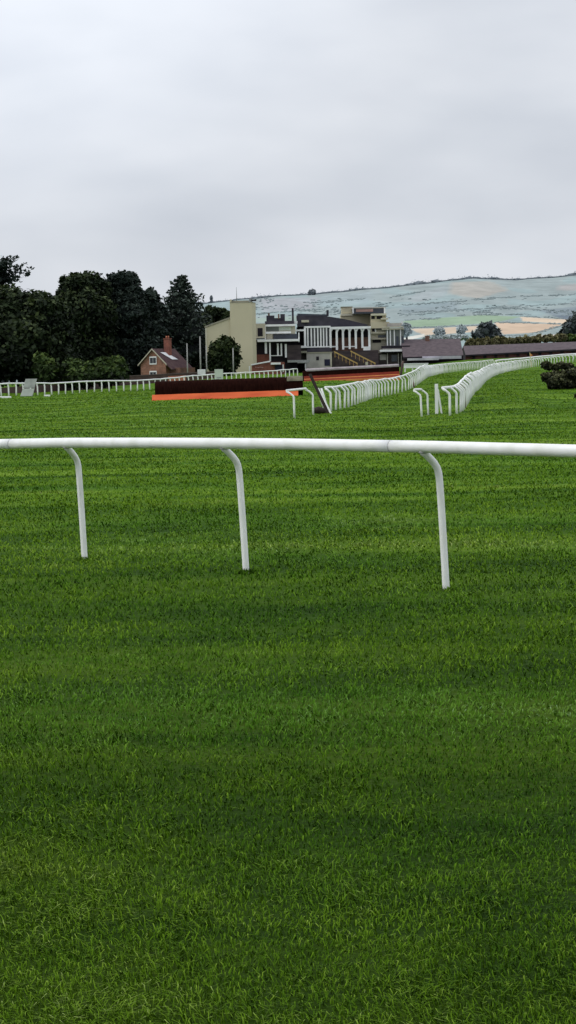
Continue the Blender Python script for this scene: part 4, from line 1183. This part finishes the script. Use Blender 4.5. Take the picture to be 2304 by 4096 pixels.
def inside(poly, x, y):
    b = _bb.get(id(poly))
    if b is None:
        b = _bb[id(poly)] = (min(q[0] for q in poly), max(q[0] for q in poly), min(q[1] for q in poly), max(q[1] for q in poly))
    if not (b[0] <= x <= b[1] and b[2] <= y <= b[3]): return False
    c = False; j = len(poly) - 1
    for i in range(len(poly)):
        xi, yi = poly[i]; xj, yj = poly[j]
        if (yi > y) != (yj > y) and x < (xj - xi) * (y - yi) / (yj - yi) + xi: c = not c
        j = i
    return c

def make_hills():
    xs = np.arange(-700, 3101, 7.0); ks = np.linspace(0, 1, 170)
    V = []; C = []
    for k in ks:
        for x in xs:
            p, py = hill_point(x, k); V.append(p)
            n = mnoise.noise(Vector((x * .006, py * .03, 0))); n2 = mnoise.noise(Vector((x * .03, py * .22, 5)))
            base = np.array(lin((151, 166, 169))) * (1 - .35 * k) + np.array(lin((167, 174, 181))) * .35 * k  # aerial haze mixed into the hill's own base colour
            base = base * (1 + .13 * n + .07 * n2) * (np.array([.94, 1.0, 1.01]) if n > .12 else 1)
            acc = np.zeros(3); sm = 1.0 if py > 1262 else 4.0     # far fields fade softly into each other
            for ox, oy in ((-3, -.6), (3, -.6), (0, .8), (-1.5, .2), (2, .3)):
                jx, jy = x + 9 * n2 + ox * sm, py + 2.0 * n + oy * sm
                c = base
                for poly, col in POLY:
                    if inside(poly, jx, jy): c = np.array(col) * (1 + .07 * n2)
                acc = acc + c / 5
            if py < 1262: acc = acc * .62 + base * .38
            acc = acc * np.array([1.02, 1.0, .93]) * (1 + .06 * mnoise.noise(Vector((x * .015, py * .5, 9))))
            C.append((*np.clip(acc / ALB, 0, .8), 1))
    n, m = len(ks), len(xs)
    # back of the ridge
    for x in xs:
        p, _ = hill_point(x, 1.0); V.append(p + np.array([0, 900, -60])); C.append((.3, .33, .35, 1))
    f = [(i * m + j, i * m + j + 1, (i + 1) * m + j + 1, (i + 1) * m + j) for i in range(n) for j in range(m - 1)]
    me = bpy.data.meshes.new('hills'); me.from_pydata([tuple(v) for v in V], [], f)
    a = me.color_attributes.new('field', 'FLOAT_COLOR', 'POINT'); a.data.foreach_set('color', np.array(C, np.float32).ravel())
    me.polygons.foreach_set('use_smooth', [True] * len(me.polygons))
    mt, nt, b = new_mat('hazy_hill')
    at = nt.nodes.new('ShaderNodeAttribute'); at.attribute_name = 'field'
    geo = nt.nodes.new('ShaderNodeNewGeometry')
    mp = nt.nodes.new('ShaderNodeMapping'); mp.inputs['Scale'].default_value = (1, .12, .6)
    nz = nt.nodes.new('ShaderNodeTexNoise'); nz.inputs['Scale'].default_value = .03; nz.inputs['Detail'].default_value = 7; nz.inputs['Roughness'].default_value = .65
    nt.links.new(geo.outputs['Position'], mp.inputs[0]); nt.links.new(mp.outputs[0], nz.inputs['Vector'])
    rp = nt.nodes.new('ShaderNodeMapRange'); rp.inputs[1].default_value = .35; rp.inputs[2].default_value = .65; rp.inputs[3].default_value = .86; rp.inputs[4].default_value = 1.08
    nt.links.new(nz.outputs[0], rp.inputs[0])
    mx = nt.nodes.new('ShaderNodeMix'); mx.data_type = 'RGBA'; mx.blend_type = 'MULTIPLY'; mx.inputs[0].default_value = 1
    nt.links.new(at.outputs['Color'], mx.inputs[6]); nt.links.new(rp.outputs[0], mx.inputs[7]); nt.links.new(mx.outputs[2], b.inputs['Base Color'])
    b.inputs['Roughness'].default_value = 1; b.inputs['Specular IOR Level'].default_value = 0
    me.materials.append(mt)
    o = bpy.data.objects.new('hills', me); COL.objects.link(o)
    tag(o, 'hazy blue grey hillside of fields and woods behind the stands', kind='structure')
ALB = 1.06            # how bright an albedo-1 surface reads under this sky
make_hills()

def hedges():
    v0, f0 = ico(1)
    def mass(name, label, mat, spots):
        lv = Leaves()
        for p, r, t in spots:
            v = v0.copy() * (1 + .3 * rng.normal(size=(len(v0), 1)) * .6)
            lv.put(p + v * np.array([r * rng.uniform(1.3, 2.6), r, r * rng.uniform(.5, .9)]), f0, np.clip(t + v0[:, 2] * .3 + rng.normal(0, .08, len(v0)), 0, 1))
            q = p + rng.normal(size=(8, 3)) * r * .7; lv.put(*quads(q, np.tile([0, 0, 1.], (8, 1)), r * .35, np.clip(rng.normal(t, .2, 8), 0, 1)))
        o = lv.build(name, mat, None, (0, 0, 0)); tag(o, label, 'wood', kind='stuff')
    sp = []
    x = 780
    while x < 2420:                                  # fringe of trees along the ridge
        p, py = hill_point(x, .992)
        big = max(0, mnoise.noise(Vector((x * .011, 4, 0)))) + .35 * max(0, mnoise.noise(Vector((x * .05, 1, 0))))
        sp.append((p + np.array([0, 0, 1.0]), 2.4 + 13 * big * random.uniform(.6, 1.1), .3)); x += random.uniform(3, 7)
    mass('ridge_wood', 'thin line of hazy trees along the top of the hill', L_ridge, sp)
    sp = []
    lines = [((1600, 1222), (1980, 1195)), ((1900, 1196), (2304, 1178)), ((1650, 1250), (2304, 1215)), ((1600, 1262), (1700, 1258)), ((1745, 1248), (1800, 1246)),
             ((1620, 1282), (1760, 1274)), ((1830, 1262), (2080, 1258)), ((2081, 1265), (2250, 1274)), ((1978, 1289), (2240, 1297)), ((1640, 1312), (1920, 1302)),
             ((1000, 1258), (1300, 1236)), ((1200, 1215), (1480, 1195)), ((1560, 1190), (1700, 1165)), ((1990, 1232), (2150, 1240)), ((2000, 1345), (2130, 1340)), ((2100, 1338), (2180, 1326)), ((2160, 1328), (2240, 1306))]
    for (xa, ya), (xb, yb) in lines:
        n = int(abs(xb - xa) / 2.6)
        for i in range(n):
            t = (i + random.random()) / n; px = xa + (xb - xa) * t; py = ya + (yb - ya) * t + random.gauss(0, 1.5)
            if mnoise.noise(Vector((px * .02, py * .1, 7))) < -.22: continue
            sp.append(hill_spot(px, py, random.uniform(1.6, 3.6)))
    for _ in range(900):                             # woods scattered in bands on the middle slope
        px = random.uniform(1000, 2400); py = random.uniform(1195, 1262) if random.random() < .6 else random.gauss(1250, 12)
        if mnoise.noise(Vector((px * .008, py * .05, 2))) < .02 or any(inside(pl, px, py) for pl, _c in POLY[:8]): continue
        sp.append(hill_spot(px, py, random.uniform(2.0, 4.6)))
    mass('hedgerows', 'hazy hedgerows and copses dividing the fields of the hillside', L_haze2, sp)

def hill_spot(px, py, rpx):
    yr = float(np.interp(px, RX, RY)); yh = 1540 - (px - W / 2) * math.tan(ROLL)
    a = min(1, max(.1, (py - yh) / (yr - yh))); D = float(np.interp(a, HA, HD))
    return (P(px, py, D) + np.array([0, 0, rpx * D / F * .4]), rpx * D / F, .4)
L_ridge = leaf_mat('ridge_leaves', (.13, .155, .18), (.18, .205, .225), (.24, .265, .275))  # haze of the distance put into this and the hedgerow leaf colour
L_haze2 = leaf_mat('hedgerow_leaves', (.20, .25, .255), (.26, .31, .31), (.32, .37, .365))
hedges()

def far_tree(px, py, D, rx, ry, label, mat, leaf, extra=()):
    b = P(px, py + ry, D); root = empty('field_tree', tuple(b), label, 'tree'); s = D / F; lv = Leaves()
    for cx, cy, ax, ay in ((px, py, rx, ry),) + tuple(extra):
        lv.blob(P(cx, cy, D), (ax * s, ax * s, ay * s), leaf, 40, 14, tone0=.4)
    MB().tube([b - np.array([0, 0, 2]), b, P(px, py, D)], [.5, .4, .2], 6).build('trunk', M_bark, root, True)
    lv.build('crown', mat, root, b)
far_tree(1945, 1322, 620, 34, 24, 'dark domed tree standing in front of the tan field', L_hazed, .9, ((1925, 1342, 36, 20), (1972, 1340, 40, 20), (1955, 1312, 24, 16)))
far_tree(2290, 1310, 560, 40, 34, 'dark blue green tree at the right edge above the stables', L_hazed2 if False else L_hazed, .8, ((2330, 1290, 50, 45), (2262, 1338, 28, 20), (2320, 1345, 50, 24)))
far_tree(1757, 1326, 900, 17, 15, 'small pale round tree above the tiled roof, left of two', L_haze, 1.0)
far_tree(1844, 1318, 900, 18, 16, 'small pale round tree above the tiled roof, right of two', L_haze, 1.0)
far_tree(1627, 1320, 800, 17, 22, 'pale blue tree just right of the glazed annex', L_haze, 1.0)
far_tree(1248, 1172, 4150, 13, 13, 'single hazy tree standing out on the skyline above the stands', L_ridge, 3.2)
far_tree(845, 1196, 4200, 4, 13, 'slender hazy tree on the skyline left of the cream tower', L_ridge, 2.0)

def mid_hedge(x0, x1, y0, y1, D, h, label, mat, n):
    b = P((x0 + x1) / 2, (y0 + y1) / 2 + h, D); root = empty('hedge', tuple(b), label, 'hedge'); lv = Leaves(); s = D / F
    for i in range(n):
        t = (i + .5) / n; px = x0 + (x1 - x0) * t; w = (x1 - x0) / n
        hh = h * random.uniform(.7, 1.25)
        lv.blob(P(px, y0 + (y1 - y0) * t - hh * .2, D + random.uniform(-2, 2)), (w * .8 * s, w * .8 * s, hh * s), .55, 22, 12, tone0=random.uniform(.3, .6))
    lv.build('foliage', mat, root, b)
mid_hedge(1868, 2030, 1378, 1374, 470, 17, 'olive hedge behind the left end of the stable roof', L_olive, 9)
mid_hedge(2030, 2260, 1370, 1352, 480, 15, 'longer olive hedge running behind the right of the stable roof', L_olive, 12)
mid_hedge(1700, 1866, 1356, 1352, 520, 9, 'low grey green hedge behind the tiled roof', L_haze, 8)
mid_hedge(2236, 2420, 1362, 1350, 500, 14, 'dark green hedge below the tree at the right edge', L_hedge, 9)
